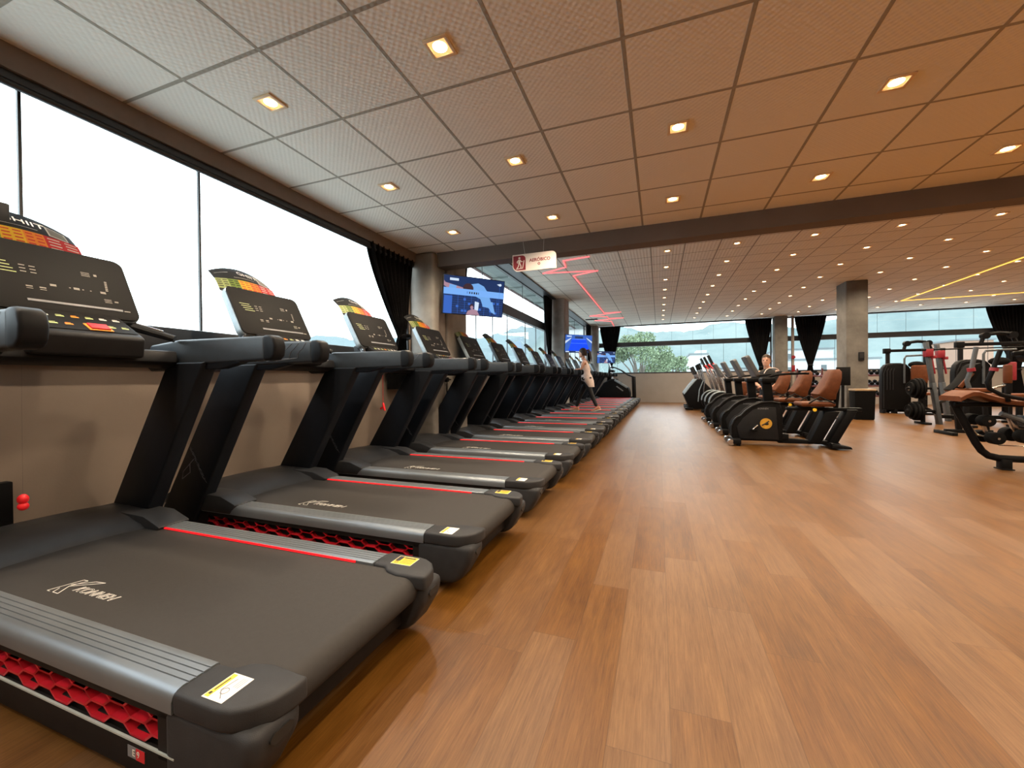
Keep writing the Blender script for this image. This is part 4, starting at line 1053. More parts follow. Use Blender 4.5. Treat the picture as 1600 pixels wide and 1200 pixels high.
    for s in (-1, 1):
        m = MB(); m.tube([(1.02, s * .235, .70), (1.16, s * .255, .80), (1.36, s * .22, .70)], .012, 8); m.build('seat_handle', K['steel'], t)
    m = MB(); m.cyl((1.10, -.235, .60), (1.10, -.215, .60), .025, 12); m.build('adjuster_knob', K['yellow'], t)
    return t
K['badge'] = mat('gold_badge', (.62, .33, .04), .4)
K['console_grey'] = mat('grey_console_back', (.10, .105, .11), .5)
rb = recumbent(); freeze(rb)
for i, (x, y, lb) in enumerate(((1.14, 7.66, 'nearest recumbent exercise bike of the row, gold badge fully in view'), (1.16, 8.98, 'second recumbent bike of the row, between the nearest one and the man'),
                                (1.14, 10.20, 'third recumbent bike of the row, just in front of the standing man'), (1.12, 11.46, 'farthest recumbent bike of the row, behind the standing man'))):
    o = rb if i == 0 else copy_tree(rb); o.location = (x, y, 0); o['label'] = lb; o['group'] = 'recumbent bikes with brown seats'

def elliptical(red):
    t = thing('elliptical_trainer', 'x', 'elliptical trainer')
    m = MB(); m.prism([(.20, .03), (.0, .54), (.40, 1.08), (.56, 1.10), (.98, .62), (1.10, .10), (1.05, .03)], 'y', -.16, .16, .03, 3); m.build('shroud', K['steel'], t)
    m = MB()
    for s in (-1, 1):
        m.tube([(.02, s * .155, .56), (.22, s * .160, .84), (.42, s * .155, 1.08)], .018, 8)
        m.tube([(.62, s * .165, 1.02), (.50, s * .170, .70), (.46, s * .170, .30)], .016, 8)
    m.build('side_trim', K['conside'], t)
    m = MB(); m.box(.05, .30, -.22, .22, .02, .09, .015); m.box(1.0, 2.0, -.05, .05, .03, .10, .01); m.box(1.9, 2.0, -.25, .25, .02, .08, .01); m.build('base', K['steel'], t)
    m = MB(); m.bar((.50, 0, 1.05), (.42, 0, 1.32), .07, .07, .01); m.build('mast', K['chrome'], t)
    a = Vector((.42, 0, 1.26)); b = Vector((.30, 0, 1.52)); Tc = frame((a + b) / 2, (0, 1, 0), b - a)
    m = MB(); m.prism(rounded_rect(.36, .29, .03), 'z', -.03, .02, .01, 2, M=Tc); m.build('console', K['plastic'], t)
    for s in (-1, 1):
        m = MB(); m.tube([(.62, s * .24, .55), (.66, s * .26, 1.05), (.56, s * .25, 1.45)], .018, 8); m.mi = 1; m.tube([(.57, s * .25, 1.42), (.50, s * .25, 1.62)], .022, 8)
        m.build('moving_handle', [K['chrome'], K['rubber']], t)
        m = MB(); m.bar((.60, s * .24, .50), (1.85, s * .22, .28), .05, .06, .01); m.box(1.25, 1.60, s * .22 - .07, s * .22 + .07, .36, .41, .012); m.build('pedal_arm', K['grey_steel'], t)
    return t
el = elliptical(False); freeze(el)
for i, (x, y, lb) in enumerate(((.80, 15.55, 'nearest of the three black hexagonal elliptical trainers by the far wall'), (.82, 16.5, 'middle one of the three black hexagonal elliptical trainers'), (.86, 17.45, 'farthest of the three black hexagonal elliptical trainers'))):
    o = el if i == 0 else copy_tree(el); o.location = (x, y, 0); o['label'] = lb; o['group'] = 'black ellipticals near the far wall'

def upright_bike():
    t = thing('cross_trainer', 'x', 'cross trainer')
    m = MB(); m.cyl((.34, -.07, .40), (.34, .07, .40), .33, 36, bev=.02); m.build('wheel_shroud', K['steel'], t)
    m = MB()
    for s in (-1, 1): m.tube([(.34 + .32 * math.cos(a), s * .075, .40 + .32 * math.sin(a)) for a in [PI * (.35 + .65 * k / 12) for k in range(13)]], .014, 8)
    m.build('rim_trim', K['conside'], t)
    m = MB(); m.box(.02, .70, -.05, .05, .03, .09, .01); m.box(.02, .10, -.25, .25, .0, .06, .012); m.box(.7, 1.8, -.04, .04, .03, .09, .01); m.box(1.72, 1.8, -.24, .24, 0, .06, .012); m.build('base', K['steel'], t)
    m = MB(); m.bar((.40, 0, .66), (.18, 0, 1.42), .07, .09, .01, up=(1, 0, 0)); m.build('mast', K['chrome'], t)
    a = Vector((.16, 0, 1.42)); b = Vector((.0, 0, 1.76)); Tc = frame((a + b) / 2, (0, 1, 0), b - a)
    m = MB(); m.prism(rounded_rect(.38, .36, .03), 'z', -.02, .02, .01, 2, M=Tc); m.build('console', K['plastic'], t)
    for s in (-1, 1):
        m = MB(); m.tube([(.50, s * .22, .62), (.46, s * .26, 1.05), (.22, s * .27, 1.42)], .017, 8); m.mi = 1; m.tube([(.24, s * .27, 1.38), (.10, s * .27, 1.52)], .022, 8); m.build('handlebar', [K['chrome'], K['redp']], t)
        m = MB(); m.bar((.45, s * .22, .60), (1.55, s * .20, .35), .045, .05, .01); m.box(1.0, 1.35, s * .20 - .065, s * .20 + .065, .48, .53, .012); m.build('pedal_arm', K['grey_steel'], t)
    m = MB(); m.tube([(.22, -.18, 1.33), (.40, -.16, 1.20), (.55, 0, 1.12), (.40, .16, 1.20), (.22, .18, 1.33)], .014, 8); m.build('fixed_bar', K['rubber'], t)
    return t
ub = upright_bike(); freeze(ub)
for i, (x, y, lb) in enumerate(((1.30, 12.75, 'nearest of the three cross trainers with red grips and round shrouds'), (1.28, 13.65, 'middle one of the three cross trainers with red grips'), (1.27, 14.55, 'farthest of the three cross trainers with red grips'))):
    o = ub if i == 0 else copy_tree(ub); o.location = (x, y, 0); o['label'] = lb; o['group'] = 'cross trainers behind the bikes'

# stair climber at the far end of the treadmill row
t = thing('stair_climber', 'black stair climber with arched handrails beside the farthest treadmill', 'stair climber', (-2.0, 18.85, 0))
m = MB(); m.prism([(-.85, .02), (-.75, .35), (-.35, .95), (-.08, 1.08), (.12, 1.10), (.72, .72), (.80, .50), (.80, .02)], 'y', -.38, .38, .03, 3); m.build('housing', K['steel'], t)
m = MB(); m.prism([(.12, 1.04), (.16, 1.12), (.70, .78), (.66, .70)], 'y', -.395, -.375, .004); m.build('side_trim', K['conside'], t)
m = MB(); m.prism([(.20, .78), (.24, .81), (.52, .60), (.48, .57)], 'y', -.39, -.378, .003); m.build('side_slot', K['dimwhite'], t)
for k in range(4):
    m = MB(); m.box(.16 + .16 * k, .40 + .16 * k, -.28, .28, .98 - .22 * k - .05, .98 - .22 * k, .01); m.build('step', K['rubber'], t)
for s in (-1, 1):
    m = MB(); m.tube([(.02, s * .30, 1.05), (-.02, s * .30, 1.50)], .03, 8); m.build('console_post', K['chrome'], t)
    m = MB(); m.tube([(-.05, s * .36, 1.62), (.10, s * .38, 1.64), (.40, s * .40, 1.50), (.70, s * .41, 1.28)], .022, 8); m.bar((.68, s * .41, 1.30), (.92, s * .41, 1.20), .06, .06, .015); m.bar((.93, s * .41, 1.22), (.96, s * .41, .02), .07, .12, .015, up=(1, 0, 0)); m.build('handrail', K['steel'], t)
m = MB(); Tc = frame((-.08, 0, 1.66), (0, 1, 0), (-.35, 0, 1)); m.prism(rounded_rect(.50, .36, .03), 'z', -.03, .02, .01, 2, M=Tc); m.build('console', K['conside'], t)
m = MB(); m.box(-.10, .10, -.33, .33, 1.42, 1.52, .02); m.box(-.02, .26, -.33, .33, 1.08, 1.12, .01); m.build('console_tray', K['steel'], t)
# ================================================================ STRENGTH MACHINES ON THE RIGHT
m = MB(); secs = []
for z, w in ((0, .19), (.03, .20), (.70, .215), (.74, .22)): secs.append([(x, y, z) for x, y in rounded_rect(2 * w, 2 * w * .9, .03, 3)])
m.loft(secs); bn = m.build('waste_bin', K['rubber'], None, loc=(4.94, 12.98, 0)); tag(bn, 'black waste bin with a tan lid standing in front of the free standing pillar', 'bin')
K['tan'] = mat('tan_lid_plastic', (.34, .24, .14), .35)
m = MB(); m.prism(rounded_rect(.45, .41, .03), 'z', .74, .79, .01); m.build('lid', K['tan'], bn)
t = thing('stand_panel', 'black rectangular board on a post left of the free standing pillar', 'board', (4.50, 12.9, 0))
m = MB(); m.box(-.14, .16, -.03, .03, .88, 1.36, .01); m.build('panel', K['steel'], t)
m = MB(); m.box(-.03, .03, -.02, .02, .02, .90); m.box(-.16, .16, -.16, .16, 0, .03, .008); m.build('post', K['steel'], t)

def weight_machine():
    t = thing('weight_machine', 'x', 'weight machine')
    m = MB(); pts = [(-.0, .10), (0, 1.20), (.03, 1.36), (.10, 1.46), (.22, 1.50), (.44, 1.50), (.58, 1.46), (.66, 1.36), (.69, 1.20), (.69, .10)]
    m.prism(pts, 'y', -.10, .10, .02, 3); m.build('stack_cover', K['steel'], t)
    m = MB()
    for k in range(3): m.tube([(.12 + k * .07, -.105, .70), (.12 + k * .07, -.11, 1.28 - .02 * k), (.16 + k * .07, -.105, 1.34)], .014, 8)
    m.tube([(.04, -.10, .15), (.04, -.105, 1.20), (.12, -.105, 1.42), (.24, -.105, 1.46), (.48, -.105, 1.46)], .012, 8); m.build('cover_rib', K['plastic'], t)
    m = MB()
    for x in (.02, .30, .64): m.box(x, x + .06, -.12, .12, 0, .12, .005)
    m.build('foot', K['steel'], t)
    m = MB(); m.box(.20, .28, .12, .20, 0, 1.90, .01); m.box(1.44, 1.53, .12, .20, 0, 1.90, .01); m.box(.16, 1.57, .11, .21, 1.84, 1.92, .01); m.box(.14, .30, .10, .22, 1.80, 1.95, .01); m.box(.28, 1.5, .12, .20, .03, .10, .01)
    m.build('frame', K['steel'], t)
    m = MB(); m.tube([(.62, .16, 1.86), (.66, .16, 2.02), (.80, .16, 2.12), (.95, .16, 2.14), (1.12, .16, 2.12), (1.22, .16, 2.02), (1.28, .16, 1.86)], .045, 8)
    for x in (.70, 1.20): m.cyl((x, .10, 2.08), (x, .22, 2.08), .08, 18)
    m.build('pulley_arch', K['steel'], t)
    m = MB(); m.tube([(.52, -.12, .9), (.52, -.12, 1.62), (.56, -.12, 1.70), (1.10, -.12, 1.72)], .026, 8); m.build('press_arm', K['grey_steel'], t)
    m = MB(); m.prism([(.62, .90), (.62, 1.38), (.66, 1.42), (.96, 1.42), (1.0, 1.36), (.98, .90)], 'y', -.30, -.20, .025, 3); m.build('back_pad', K['leather'], t)
    m = MB(); m.ell((.80, -.12, 1.44), (.20, .09, .10), 16, 8); m.build('headrest_shell', K['rubber'], t)
    m = MB(); m.box(.62, 1.02, -.62, -.24, .56, .64, .03, 3); m.build('seat', K['leather'], t)
    m = MB(); m.box(.78, .86, -.5, .1, .05, .12, .01); m.box(.78, .86, -.30, -.22, .05, .9, .01); m.box(.62, 1.02, -.55, -.48, .0, .06, .01); m.build('seat_post', K['steel'], t)
    m = MB(); m.box(1.05, 1.11, .0, .1, .10, 1.7); m.mi = 1; m.box(1.0, 1.18, -.02, .10, .98, 1.42, .02); m.build('lever_guard', [K['steel'], K['hookred']], t)
    return t
wm_ = weight_machine(); wm_.location = (6.29, 15.35, 0); wm_['label'] = 'black weight stack machine with arched pulley bar and brown back pad, right of the pillar'
freeze(wm_); w2 = copy_tree(wm_); w2.location = (6.86, 13.25, 0); bpd = [x for x in bpy.data.objects if x.parent == w2 and x.name.startswith('back_pad')][0]; bpy.data.objects.remove(bpd)
w2['label'] = 'black weight stack machine partly hidden behind the leg curl bench, below the right curtain'
for o in (wm_, w2): o['group'] = 'weight stack machines'
t = wm_; 

# olympic bench rack with barbell and plates
rk = thing('bench_rack', 'grey bench press rack with slanted uprights and red hooks', 'rack', (5.99, 12.0, 0))
m = MB(); m.bar((0, 0, 0), (-.12, 0, .95), .14, .075, .012, up=(1, 0, 0)); m.bar((-.12, 0, .93), (-.24, 0, 1.88), .12, .065, .012, up=(1, 0, 0)); m.build('upright', K['grey_steel'], rk)
m = MB(); m.bar((.62, .9, 0), (.50, .9, .95), .14, .075, .012, up=(1, 0, 0)); m.bar((.50, .9, .93), (.40, .9, 1.88), .12, .065, .012, up=(1, 0, 0)); m.build('upright', K['grey_steel'], rk)
m = MB(); m.box(.02, 1.9, -.04, .04, .14, .22, .01); m.bar((-.02, 0, .5), (.55, .9, .5), .06, .06, .01); m.bar((.0, 0, .22), (-.26, .08, .40), .06, .06, .01); m.box(1.82, 1.92, -.3, .3, 0, .14, .01); m.build('base_frame', K['steel'], rk)
for x, y, z in ((-.19, -.02, 1.60), (.47, .88, 1.60)):
    m = MB(); m.box(x - .09, x + .05, y - .08, y + .06, z - .06, z + .12, .015); m.box(x + .01, x + .12, y - .05, y + .03, z - .10, z - .03, .01); m.bar((x + .04, y, z - .05), (x + .10, y, z - .45), .04, .03, .006); m.build('bar_hook', K['hookred'], rk)
m = MB()
for z in (.82, .30): m.cyl((-.60, .0, z), (-.02, .0, z), .028, 14)
m.bar((-.28, .02, 0), (-.28, .02, .86), .06, .08, .01, up=(0, 1, 0)); m.bar((-.36, 0, .55), (-.22, .0, .55), .05, .05); m.box(-.34, -.22, -.2, .25, 0, .05, .01); m.build('plate_peg', K['steel'], rk)
def plates(zc, xs, rs, label):
    first_ = True
    for k, (x, r) in enumerate(zip(xs, rs)):
        m = MB(); m.lathe([(.03, -.018), (r * .35, -.024), (r * .45, -.012), (r * .82, -.012), (r * .86, -.022), (r, -.020), (r, .020), (r * .86, .022), (r * .82, .012), (r * .45, .012), (r * .35, .024), (.03, .018)], n=28, M=Matrix.Rotation(PI / 2, 4, 'Y'))
        o = m.build('weight_plate', K['rubber'], None, loc=(5.99 + x, 12.0, zc)); tag(o, label % ('outermost smallest', 'second outermost', 'third', 'innermost')[k], 'weight plate', label % 'all')
        m = MB(); m.cyl((-.026, 0, 0), (.026, 0, 0), .05, 16); m.build('hub', K['chrome'], o)
plates(.82, [-.52, -.455, -.40, -.345], [.15, .215, .235, .235], '%s black weight plate on the upper peg of the bench rack')
plates(.30, [-.55, -.485, -.43, -.375], [.14, .19, .22, .22], '%s black weight plate on the lower peg of the bench rack')
bb = thing('barbell', 'long thin barbell lying across the red hooks of the bench rack', 'barbell', (5.80, 11.93, 1.70))
m = MB(); m.cyl((-.10, 0, 0), (2.05, .12, .02), .014, 12); m.build('bar', K['steel'], bb)
m = MB(); m.cyl((-.16, -.004, 0), (.05, 0, 0), .025, 12); m.build('sleeve', K['steel'], bb)
bx = thing('flat_bench', 'brown padded flat bench standing behind the grey bench rack', 'bench', (6.65, 11.55, 0))
m = MB(); m.box(-.55, .55, -.15, .15, .42, .50, .025, 3, Matrix.Translation((0, 0, .22))); m.build('pad', K['leather'], bx)
m = MB(); m.box(-.5, .5, -.04, .04, .56, .64, .01); m.box(-.48, -.40, -.04, .04, .03, .58, .01); m.box(.36, .44, -.04, .04, .03, .58, .01); m.box(-.5, -.38, -.25, .25, 0, .05, .01); m.box(.34, .46, -.25, .25, 0, .05, .01); m.build('bench_frame', K['steel'], bx)

# incline bench in front
ib = thing('incline_bench', 'black incline bench with brown pad left of the leg curl machine', 'bench', (5.12, 10.0, 0))
m = MB(); m.prism([(-.02, .84), (.12, .98), (.30, 1.30), (.40, 1.34), (.42, 1.24), (.30, 1.00), (.10, .80)], 'y', -.14, .14, .02, 2); m.build('backrest_shell', K['rubber'], ib)
m = MB(); m.prism([(.06, .90), (.24, 1.16), (.29, 1.14), (.12, .87)], 'y', -.17, -.13, .01); m.box(.02, .55, -.16, .16, .80, .87, .02, 2); m.build('pad', K['leather'], ib)
m = MB(); m.bar((.10, 0, .82), (.16, 0, .04), .07, .08, .01, up=(1, 0, 0)); m.box(-.05, .62, -.04, .04, .03, .10, .01); m.box(-.08, .0, -.28, .28, 0, .06, .01); m.box(.56, .64, -.28, .28, 0, .06, .01); m.bar((.5, 0, .82), (.55, 0, .05), .06, .06, .01, up=(1, 0, 0)); m.build('frame', K['steel'], ib)
m = MB(); m.tube([(.30, -.18, 1.62), (.24, -.18, 1.25), (.17, -.18, 1.00), (.20, -.18, .88)], .036, 8); m.mi = 1; m.cyl((.235, -.18, 1.18), (.225, -.18, 1.24), .055, 14); m.build('catch_bar', [K['grey_steel'], K['hookred']], ib)

# leg curl machine at the right edge
lc = thing('leg_curl_machine', 'leg curl machine with brown curved pad and bent black frame at the right edge', 'weight machine', (3.30, 6.42, 0))
m = MB(); path = [(.03, 0, .80), (.12, 0, .58), (.24, 0, .30), (.29, 0, .21), (.35, 0, .155), (.44, 0, .130), (.60, 0, .125), (1.5, 0, .125)]
m.tube(path, .050, 12, sq=(.8, .62)); m.build('main_frame', K['frame_brown'] if 'frame_brown' in K else K['steel'], lc)
m = MB(); m.box(.445, .535, -.05, .05, .012, .12, .006); m.box(.435, .545, -.07, .07, 0, .014, .004); m.box(1.40, 1.50, -.05, .05, .012, .12, .006); m.box(1.38, 1.52, -.30, .30, 0, .022, .006); m.build('foot', K['steel'], lc)
m = MB(); m.box(.02, 1.4, -.06, .06, .735, .785, .012); m.bar((1.3, 0, .14), (1.25, 0, .76), .08, .08, .012, up=(1, 0, 0)); m.build('bench_rail', K['steel'], lc)
m = MB(); g = []
prof = [(.0, .83), (.05, .865), (.11, .895), (.17, .895), (.24, .865), (.34, .83), (.46, .795), (.60, .78), (.95, .78), (1.25, .80)]
secs = []
for x, z in prof:
    th = .05; w = .20
    secs.append([(x, w * a, z + th * b) for a, b in ((-1, -.6), (-1, .3), (-.85, .6), (.85, .6), (1, .3), (1, -.6))])
m.loft(secs); m.build('bench_pad', K['leather'], lc)
for k, (x, z, r, lb) in enumerate(((.345, .375, .070, 1), (.60, .405, .080, 1), (.265, .575, .066, 0))):
    m = MB(); m.cyl((x, -.17, z), (x, -.05, z), r, 28, bev=.012); m.mi = 1; m.cyl((x, -.175, z), (x, -.166, z), .013, 12); m.build('roller_pad', [K['rubber'], K['chrome']], lc)
    m = MB(); m.cyl((x, .05, z), (x, .17, z), r, 28, bev=.012); m.build('roller_pad', K['rubber'], lc)
m = MB(); m.cyl((.345, -.05, .375), (.345, .05, .375), .018, 10); m.bar((.345, 0, .375), (.28, 0, .60), .03, .03); m.tube([(.19, 0, .50), (.25, .0, .40), (.345, 0, .375)], .010, 8); m.bar((.60, 0, .405), (.54, 0, .62), .06, .05, .01); m.tube([(.44, 0, .28), (.9, 0, .28)], .006, 6); m.build('roller_arm', K['chrome'], lc)
m = MB(); m.tube([(.40, -.1, .66), (.55, -.1, .60), (.62, -.1, .55), (.80, -.1, .52), (1.3, -.1, .50)], .03, 10); m.box(.60, .72, -.12, .02, .52, .64, .015); m.build('lever', K['grey_steel'], lc)
m = MB(); m.cyl((.70, -.10, .27), (.85, -.1, .27), .04, 16); m.build('stopper', K['rubber'], lc)
m = MB(); m.tube([(.28, -.30, 1.38), (.22, -.30, 1.17), (.17, -.30, 1.02), (.19, -.30, .95), (.30, -.29, .88), (.5, -.28, .83), (.85, -.28, .92)], .022, 10); m.mi = 1; m.cyl((.224, -.30, 1.15), (.230, -.30, 1.185), .036, 16); m.build('handle_bar', [K['steel'], K['hookred']], lc)
m = MB(); m.bar((.24, -.20, .945), (.40, -.20, .995), .022, .022, .004); m.build('grip_bar', K['chrome'], lc)
m = MB(); m.cyl((.40, -.2, 1.01), (.40, -.2, 1.22), .036, 20, bev=.012); m.build('elbow_pad', K['leather'], lc)
m = MB(); m.bar((.40, -.2, .80), (.40, -.2, 1.02), .04, .04, .008); m.bar((.62, -.18, .84), (.68, -.18, 1.35), .07, .07, .01); m.cyl((.60, -.22, 1.32), (.60, -.10, 1.32), .075, 20); m.bar((.45, -.18, 1.34), (.72, -.18, 1.38), .05, .05, .01); m.build('tower', K['steel'], lc)

# cable tower partly cut by the right edge
ct = thing('cable_tower', 'dark cable tower with grips cut off by the right edge of the picture', 'weight machine', (7.75, 11.3, 0))
m = MB(); m.box(-.05, .05, -.05, .05, .05, 1.95, .01); m.box(.55, .65, -.05, .05, .05, 1.95, .01); m.box(-.05, .65, -.05, .05, 1.85, 1.95, .01); m.box(-.1, .7, -.3, .3, 0, .06, .01); m.build('frame', K['steel'], ct)
m = MB(); m.tube([(-.05, -.06, 1.70), (-.30, -.10, 1.92), (-.42, -.12, 1.88), (-.46, -.12, 1.70), (-.36, -.12, 1.56)], .035, 10); m.build('grip_arm', K['rubber'], ct)
m = MB(); m.box(.08, .52, -.12, .12, .08, 1.3, .02); m.build('weight_stack', K['rubber'], ct)
m = MB(); m.cyl((.02, -.16, 1.05), (.02, -.05, 1.05), .11, 20, bev=.01); m.cyl((.30, -.16, 1.55), (.30, -.05, 1.55), .10, 20, bev=.01); m.build('pulley', K['grey_steel'], ct)

# dumbbell racks at the back
def db_rack(x, y, w, label):
    t = thing('dumbbell_rack', label, 'rack', (x, y, 0))
    m = MB()
    for s in (0, w): m.bar((s, .30, 0), (s, .12, 1.45), .05, .08, .01, up=(0, 1, 0)); m.box(s - .03, s + .03, -.30, .35, 0, .06, .01)
    m.build('side_frame', K['darkred'], t)
    for k, z in enumerate((.45, .82, 1.20)):
        m = MB(); T = Matrix.Translation((0, .02 + .05 * k, z)) @ Matrix.Rotation(math.radians(20), 4, 'X'); m.box(0, w, -.17, .17, -.03, 0, .005, 2, T); m.build('shelf', K['darkred'], t)
        n = int(w / .165)
        for q in range(n):
            o = dbl if (q == 0 and k == 0 and not db_used) else copy_tree(dbl); db_used.append(1)
            o.location = (x + .09 + q * (w - .1) / n, y + .02 + .05 * k, z + .075); o.rotation_euler = (math.radians(20), 0, 0)
            o['label'] = '%s dumbbell on %s shelf, %s' % (ORD[q], ('bottom', 'middle', 'top')[k], label); o['group'] = 'dumbbells on ' + label
    return t
K['darkred'] = mat('dark_red_steel', (.075, .018, .018), .4)
dbl = thing('dumbbell', 'x', 'dumbbell'); db_used = []
for s in (-1, 1):
    m = MB(); m.cyl((0, s * .055, 0), (0, s * .15, 0), .062, 6, bev=.008); m.build('weight_head', K['rubber'], dbl)
m = MB(); m.cyl((0, -.07, 0), (0, .07, 0), .016, 10); m.build('grip', K['chrome'], dbl)
freeze(dbl)
db_rack(5.02, 18.4, .80, 'red rack seen between brown bike seats')
db_rack(6.85, 18.4, .95, 'red rack right of the pillar')
# brown preacher pad machine seen between the bikes
t = thing('preacher_bench', 'brown padded bench glimpsed between the bike masts', 'bench', (2.12, 12.11, 0))
m = MB(); m.prism([(-.16, .62), (-.16, .95), (-.10, 1.0), (.18, 1.0), (.20, .66)], 'y', -.22, .22, .04, 3); m.build('pad', K['leather'], t)
m = MB(); m.box(-.04, .08, -.05, .05, .04, .64, .01); m.box(-.2, .25, -.28, .28, 0, .05, .01); m.build('frame', K['steel'], t)

# ================================================================ OUTSIDE
K['ground'] = mat('pale_street', (.40, .41, .40), .9, nscale=.2)
m = MB(); m.box(-400, 400, -100, 700, -5.2, -5.0); struct(m.build('ground_outside', K['ground']))
def hill_mat(name, c1, c2, sc):
    m, nt, b = new_mat(name); L = nt.links.new
    tc = nd(nt, 'ShaderNodeTexCoord'); n = nd(nt, 'ShaderNodeTexNoise'); n.inputs['Scale'].default_value = sc; n.inputs['Detail'].default_value = 9; n.inputs['Roughness'].default_value = .65
    L(tc.outputs['Object'], n.inputs['Vector']); r = nd(nt, 'ShaderNodeValToRGB'); r.color_ramp.elements[0].position = .38; r.color_ramp.elements[1].position = .62
    r.color_ramp.elements[0].color = (*c1, 1); r.color_ramp.elements[1].color = (*c2, 1); L(n.outputs['Fac'], r.inputs[0]); L(r.outputs[0], b.inputs['Base Color']); b.inputs['Roughness'].default_value = 1; b.inputs['Specular IOR Level'].default_value = 0
    return m
K['hill'] = hill_mat('hazy_wooded_hill', (.115, .150, .148), (.165, .200, .192), .05)  # bluish air haze is mixed into the colours of both hills
K['hill2'] = hill_mat('distant_hazy_hill', (.13, .165, .17), (.15, .185, .19), .03)
from mathutils import noise as mn_
def hill(label, axis, base, near, prof, mt, depth=60, amp=2.0, seed=0, root=-5):
    """ridge running along an axis: near = distance of the foot, crest further back"""
    xs = [p[0] for p in prof]; grid = []; n = 120
    for i in range(15):
        v = i / 14; row = []
        for j in range(n + 1):
            a = xs[0] + (xs[-1] - xs[0]) * j / n
            for k in range(len(prof) - 1):
                if prof[k][0] <= a <= prof[k + 1][0]: h = prof[k][1] + (prof[k + 1][1] - prof[k][1]) * (a - prof[k][0]) / max(1e-6, prof[k + 1][0] - prof[k][0]); break
            hh = root + (h - root) * math.sin(min(1, v * 1.15) * PI / 2) if v < .87 else root + (h - root) * (1 - .12 * (v - .87) / .13)
            hh += amp * mn_.noise(Vector((a * .09 + seed, v * 6, seed))) * v + amp * .5 * mn_.noise(Vector((a * .45 + seed, v * 20, 3)))
            d = near + depth * v
            row.append((a, base + d, hh) if axis == 'y' else (base - d, a, hh))
        grid.append(row)
    m = MB(); m.sheet(grid); return tag(m.build('hill', mt, ang=180), label, 'hill')
hill('hazy wooded hill outside the far windows', 'y', 140, 0, [(-50, 25), (-16, 24.5), (-5, 22.5), (6, 20.5), (11, 21), (19, 23), (29, 24), (36, 23), (50, 21.5), (64, 22.5), (70, 25), (78, 28), (88, 32), (100, 36), (115, 40), (160, 44), (260, 46)], K['hill'], 60, 2.2, 1)
hill('pale distant hill ridge outside the side windows', 'x', -60, 0, [(60, 12), (150, 20), (255, 30), (280, 36), (332, 47), (370, 51), (456, 55), (600, 60)], K['hill2'], 60, 3, 5)
# tree beyond the far windows
K['leaf'] = mat('pale_green_foliage', (.17, .225, .13), .9, noise=.5, nscale=4)
K['bark'] = mat('grey_tree_bark', (.14, .12, .10), .9)
def tree(x, y, zc, R, label, n=1500, seed=1, mt=None):
    t = thing('tree', label, 'tree', (x, y, -5)); rnd = random.Random(seed)
    m = MB(); m.tube([(0, 0, 0), (.1, 0, 2.5), (0, .1, 4.6 + 1)], [.22, .17, .12], 8); 
    tips = []
    for k in range(11):
        a = 2 * PI * k / 11 + rnd.random(); L = R * rnd.uniform(.5, .95); e = rnd.uniform(.15, 1.0)
        p = (L * math.cos(a) * (1 - .3 * e), L * math.sin(a) * (1 - .3 * e), zc + 5 - R * .55 + R * 1.2 * e); tips.append(p)
        m.tube([(0, .05, rnd.uniform(3.6, 5.4)), (p[0] * .5, p[1] * .5, (p[2] + 5) * .5 + .4), p], [.09, .06, .02], 6)
    m.build('trunk', K['bark'], t)
    m = MB(); bm = m.bm
    for k in range(n):
        c = rnd.choice(tips); s_ = R * .36
        while True:
            q = Vector((rnd.uniform(-1, 1), rnd.uniform(-1, 1), rnd.uniform(-1, 1)))
            if q.length <= 1: break
        p = Vector(c) + Vector((q.x * s_, q.y * s_, q.z * s_ * .7)); r = rnd.uniform(.045, .11)
        u = Vector((rnd.gauss(0, 1), rnd.gauss(0, 1), rnd.gauss(0, .6))).normalized(); v = u.orthogonal().normalized(); w = u.cross(v)
        vs = [bm.verts.new(p + v * r), bm.verts.new(p + w * r * .7 + u * .03), bm.verts.new(p - v * r), bm.verts.new(p - w * r * .7 + u * .03)]; bm.faces.new(vs)
    o = m.build('foliage', mt or K['leaf'], t); return t
tree(-1.35, 34, 2.6, 2.7, 'leafy light green tree outside the far left window', 7000, 3)
tree(1.0, 38.8, 2.0, 1.7, 'smaller green tree outside, left of the white buildings', 3000, 5)
tree(9.4, 52, .2, 2.2, 'small green tree outside among the white buildings', 2000, 8)
K['bwhite'] = mat('white_rendered_wall', (.42, .44, .44), .9, nscale=.6)
K['broof'] = mat('grey_roof', (.13, .15, .155), .9)
K['borange'] = mat('peach_rendered_wall', (.26, .16, .11), .9)
K['bred'] = mat('red_brown_cladding', (.085, .035, .033), .8)
K['bpane'] = mat('dark_window_pane', (.05, .065, .07), .3)
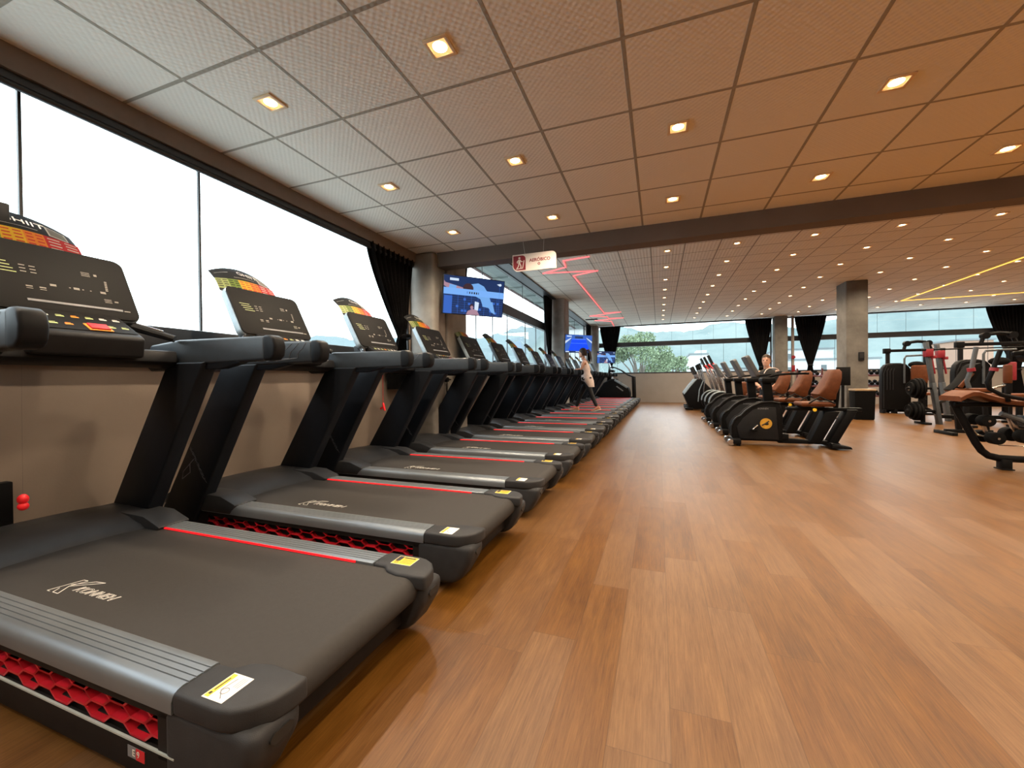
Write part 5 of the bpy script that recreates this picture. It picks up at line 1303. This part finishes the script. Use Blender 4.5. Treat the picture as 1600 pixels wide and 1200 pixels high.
def house(x0, x1, y0, y1, h, label, mt, wins=(), extra=None):
    t = thing('building', label, 'building', (x0, y0, -5))
    m = MB(); m.box(0, x1 - x0, 0, y1 - y0, 0, h + 5)
    if extra: m.box(*[v + (5 if i > 3 and i == 5 else 0) for i, v in enumerate(extra)])
    m.build('wall', mt, t)
    m = MB(); m.box(-.15, x1 - x0 + .15, -.15, y1 - y0 + .15, h + 5, h + 5.2); m.build('roof', K['broof'], t)
    for wx, wz, ww, wh in wins:
        m = MB(); m.box(wx, wx + ww, -.06, .02, wz + 5, wz + 5 + wh); m.build('window', K['bpane'], t)
    return t
house(3.95, 6.1, 60, 68, 4.3, 'white block building outside left of the bikes, with a stepped top', K['bwhite'], ((1.3, 3.0, .35, .6),), (.9, 2.15, 1, 5, 0, 4.95))
house(13.0, 22.5, 55, 64, 3.05, 'wide low white building outside between the pillars', K['bwhite'], ((1.0, 1.5, .5, .8), (4.2, 1.8, .5, .7), (7.0, 1.9, .8, .5)))
house(16.0, 22.0, 66, 74, 4.9, 'taller white building outside behind the low white one', K['bwhite'], ((.8, 3.6, .5, .8),))
house(30.6, 33.4, 58, 64, 4.9, 'peach coloured house outside the right windows', K['borange'])
house(33.8, 46, 60, 70, 2.6, 'long pale house outside the right windows', K['bwhite'], ((1, 1.2, .7, .8), (3, 1.2, .7, .8), (5, 1.2, .7, .8), (7, 1.2, .7, .8)))
house(19, 30, 78, 90, 2.9, 'pale flat building outside right of the free standing pillar', K['bwhite'])
house(7.2, 12.4, 70, 78, 2.5, 'low pale building outside behind the cross trainers', K['bwhite'])
house(-26, -12, 34, 44, 2.6, 'pale building outside the side windows', K['bwhite'])
# roof overhang outside the side windows and the neighbouring red brown wall
K['soffit'] = mat('pale_teal_soffit', (.24, .29, .28), .8, nscale=3)
m = MB(); m.box(-3.98, -3.54, 5.4, 20.6, 3.72, 3.80); m.mi = 1; m.box(-4.06, -3.98, 5.4, 20.6, 3.70, 3.95)
for k in range(12): m.mi = 0; m.box(-3.98, -3.54, 6.0 + 1.2 * k, 6.04 + 1.2 * k, 3.68, 3.72)
struct(m.build('roof_overhang', [K['soffit'], K['bred']]))
t = house(-7.8, -5.4, 31, 38, 5.0, 'pale building with a red brown clad top floor outside the third side window', K['bwhite'])
m = MB(); m.box(-.1, 2.5, -.1, 7.1, 10.3, 12.6); m.build('upper_cladding', K['bred'], t)
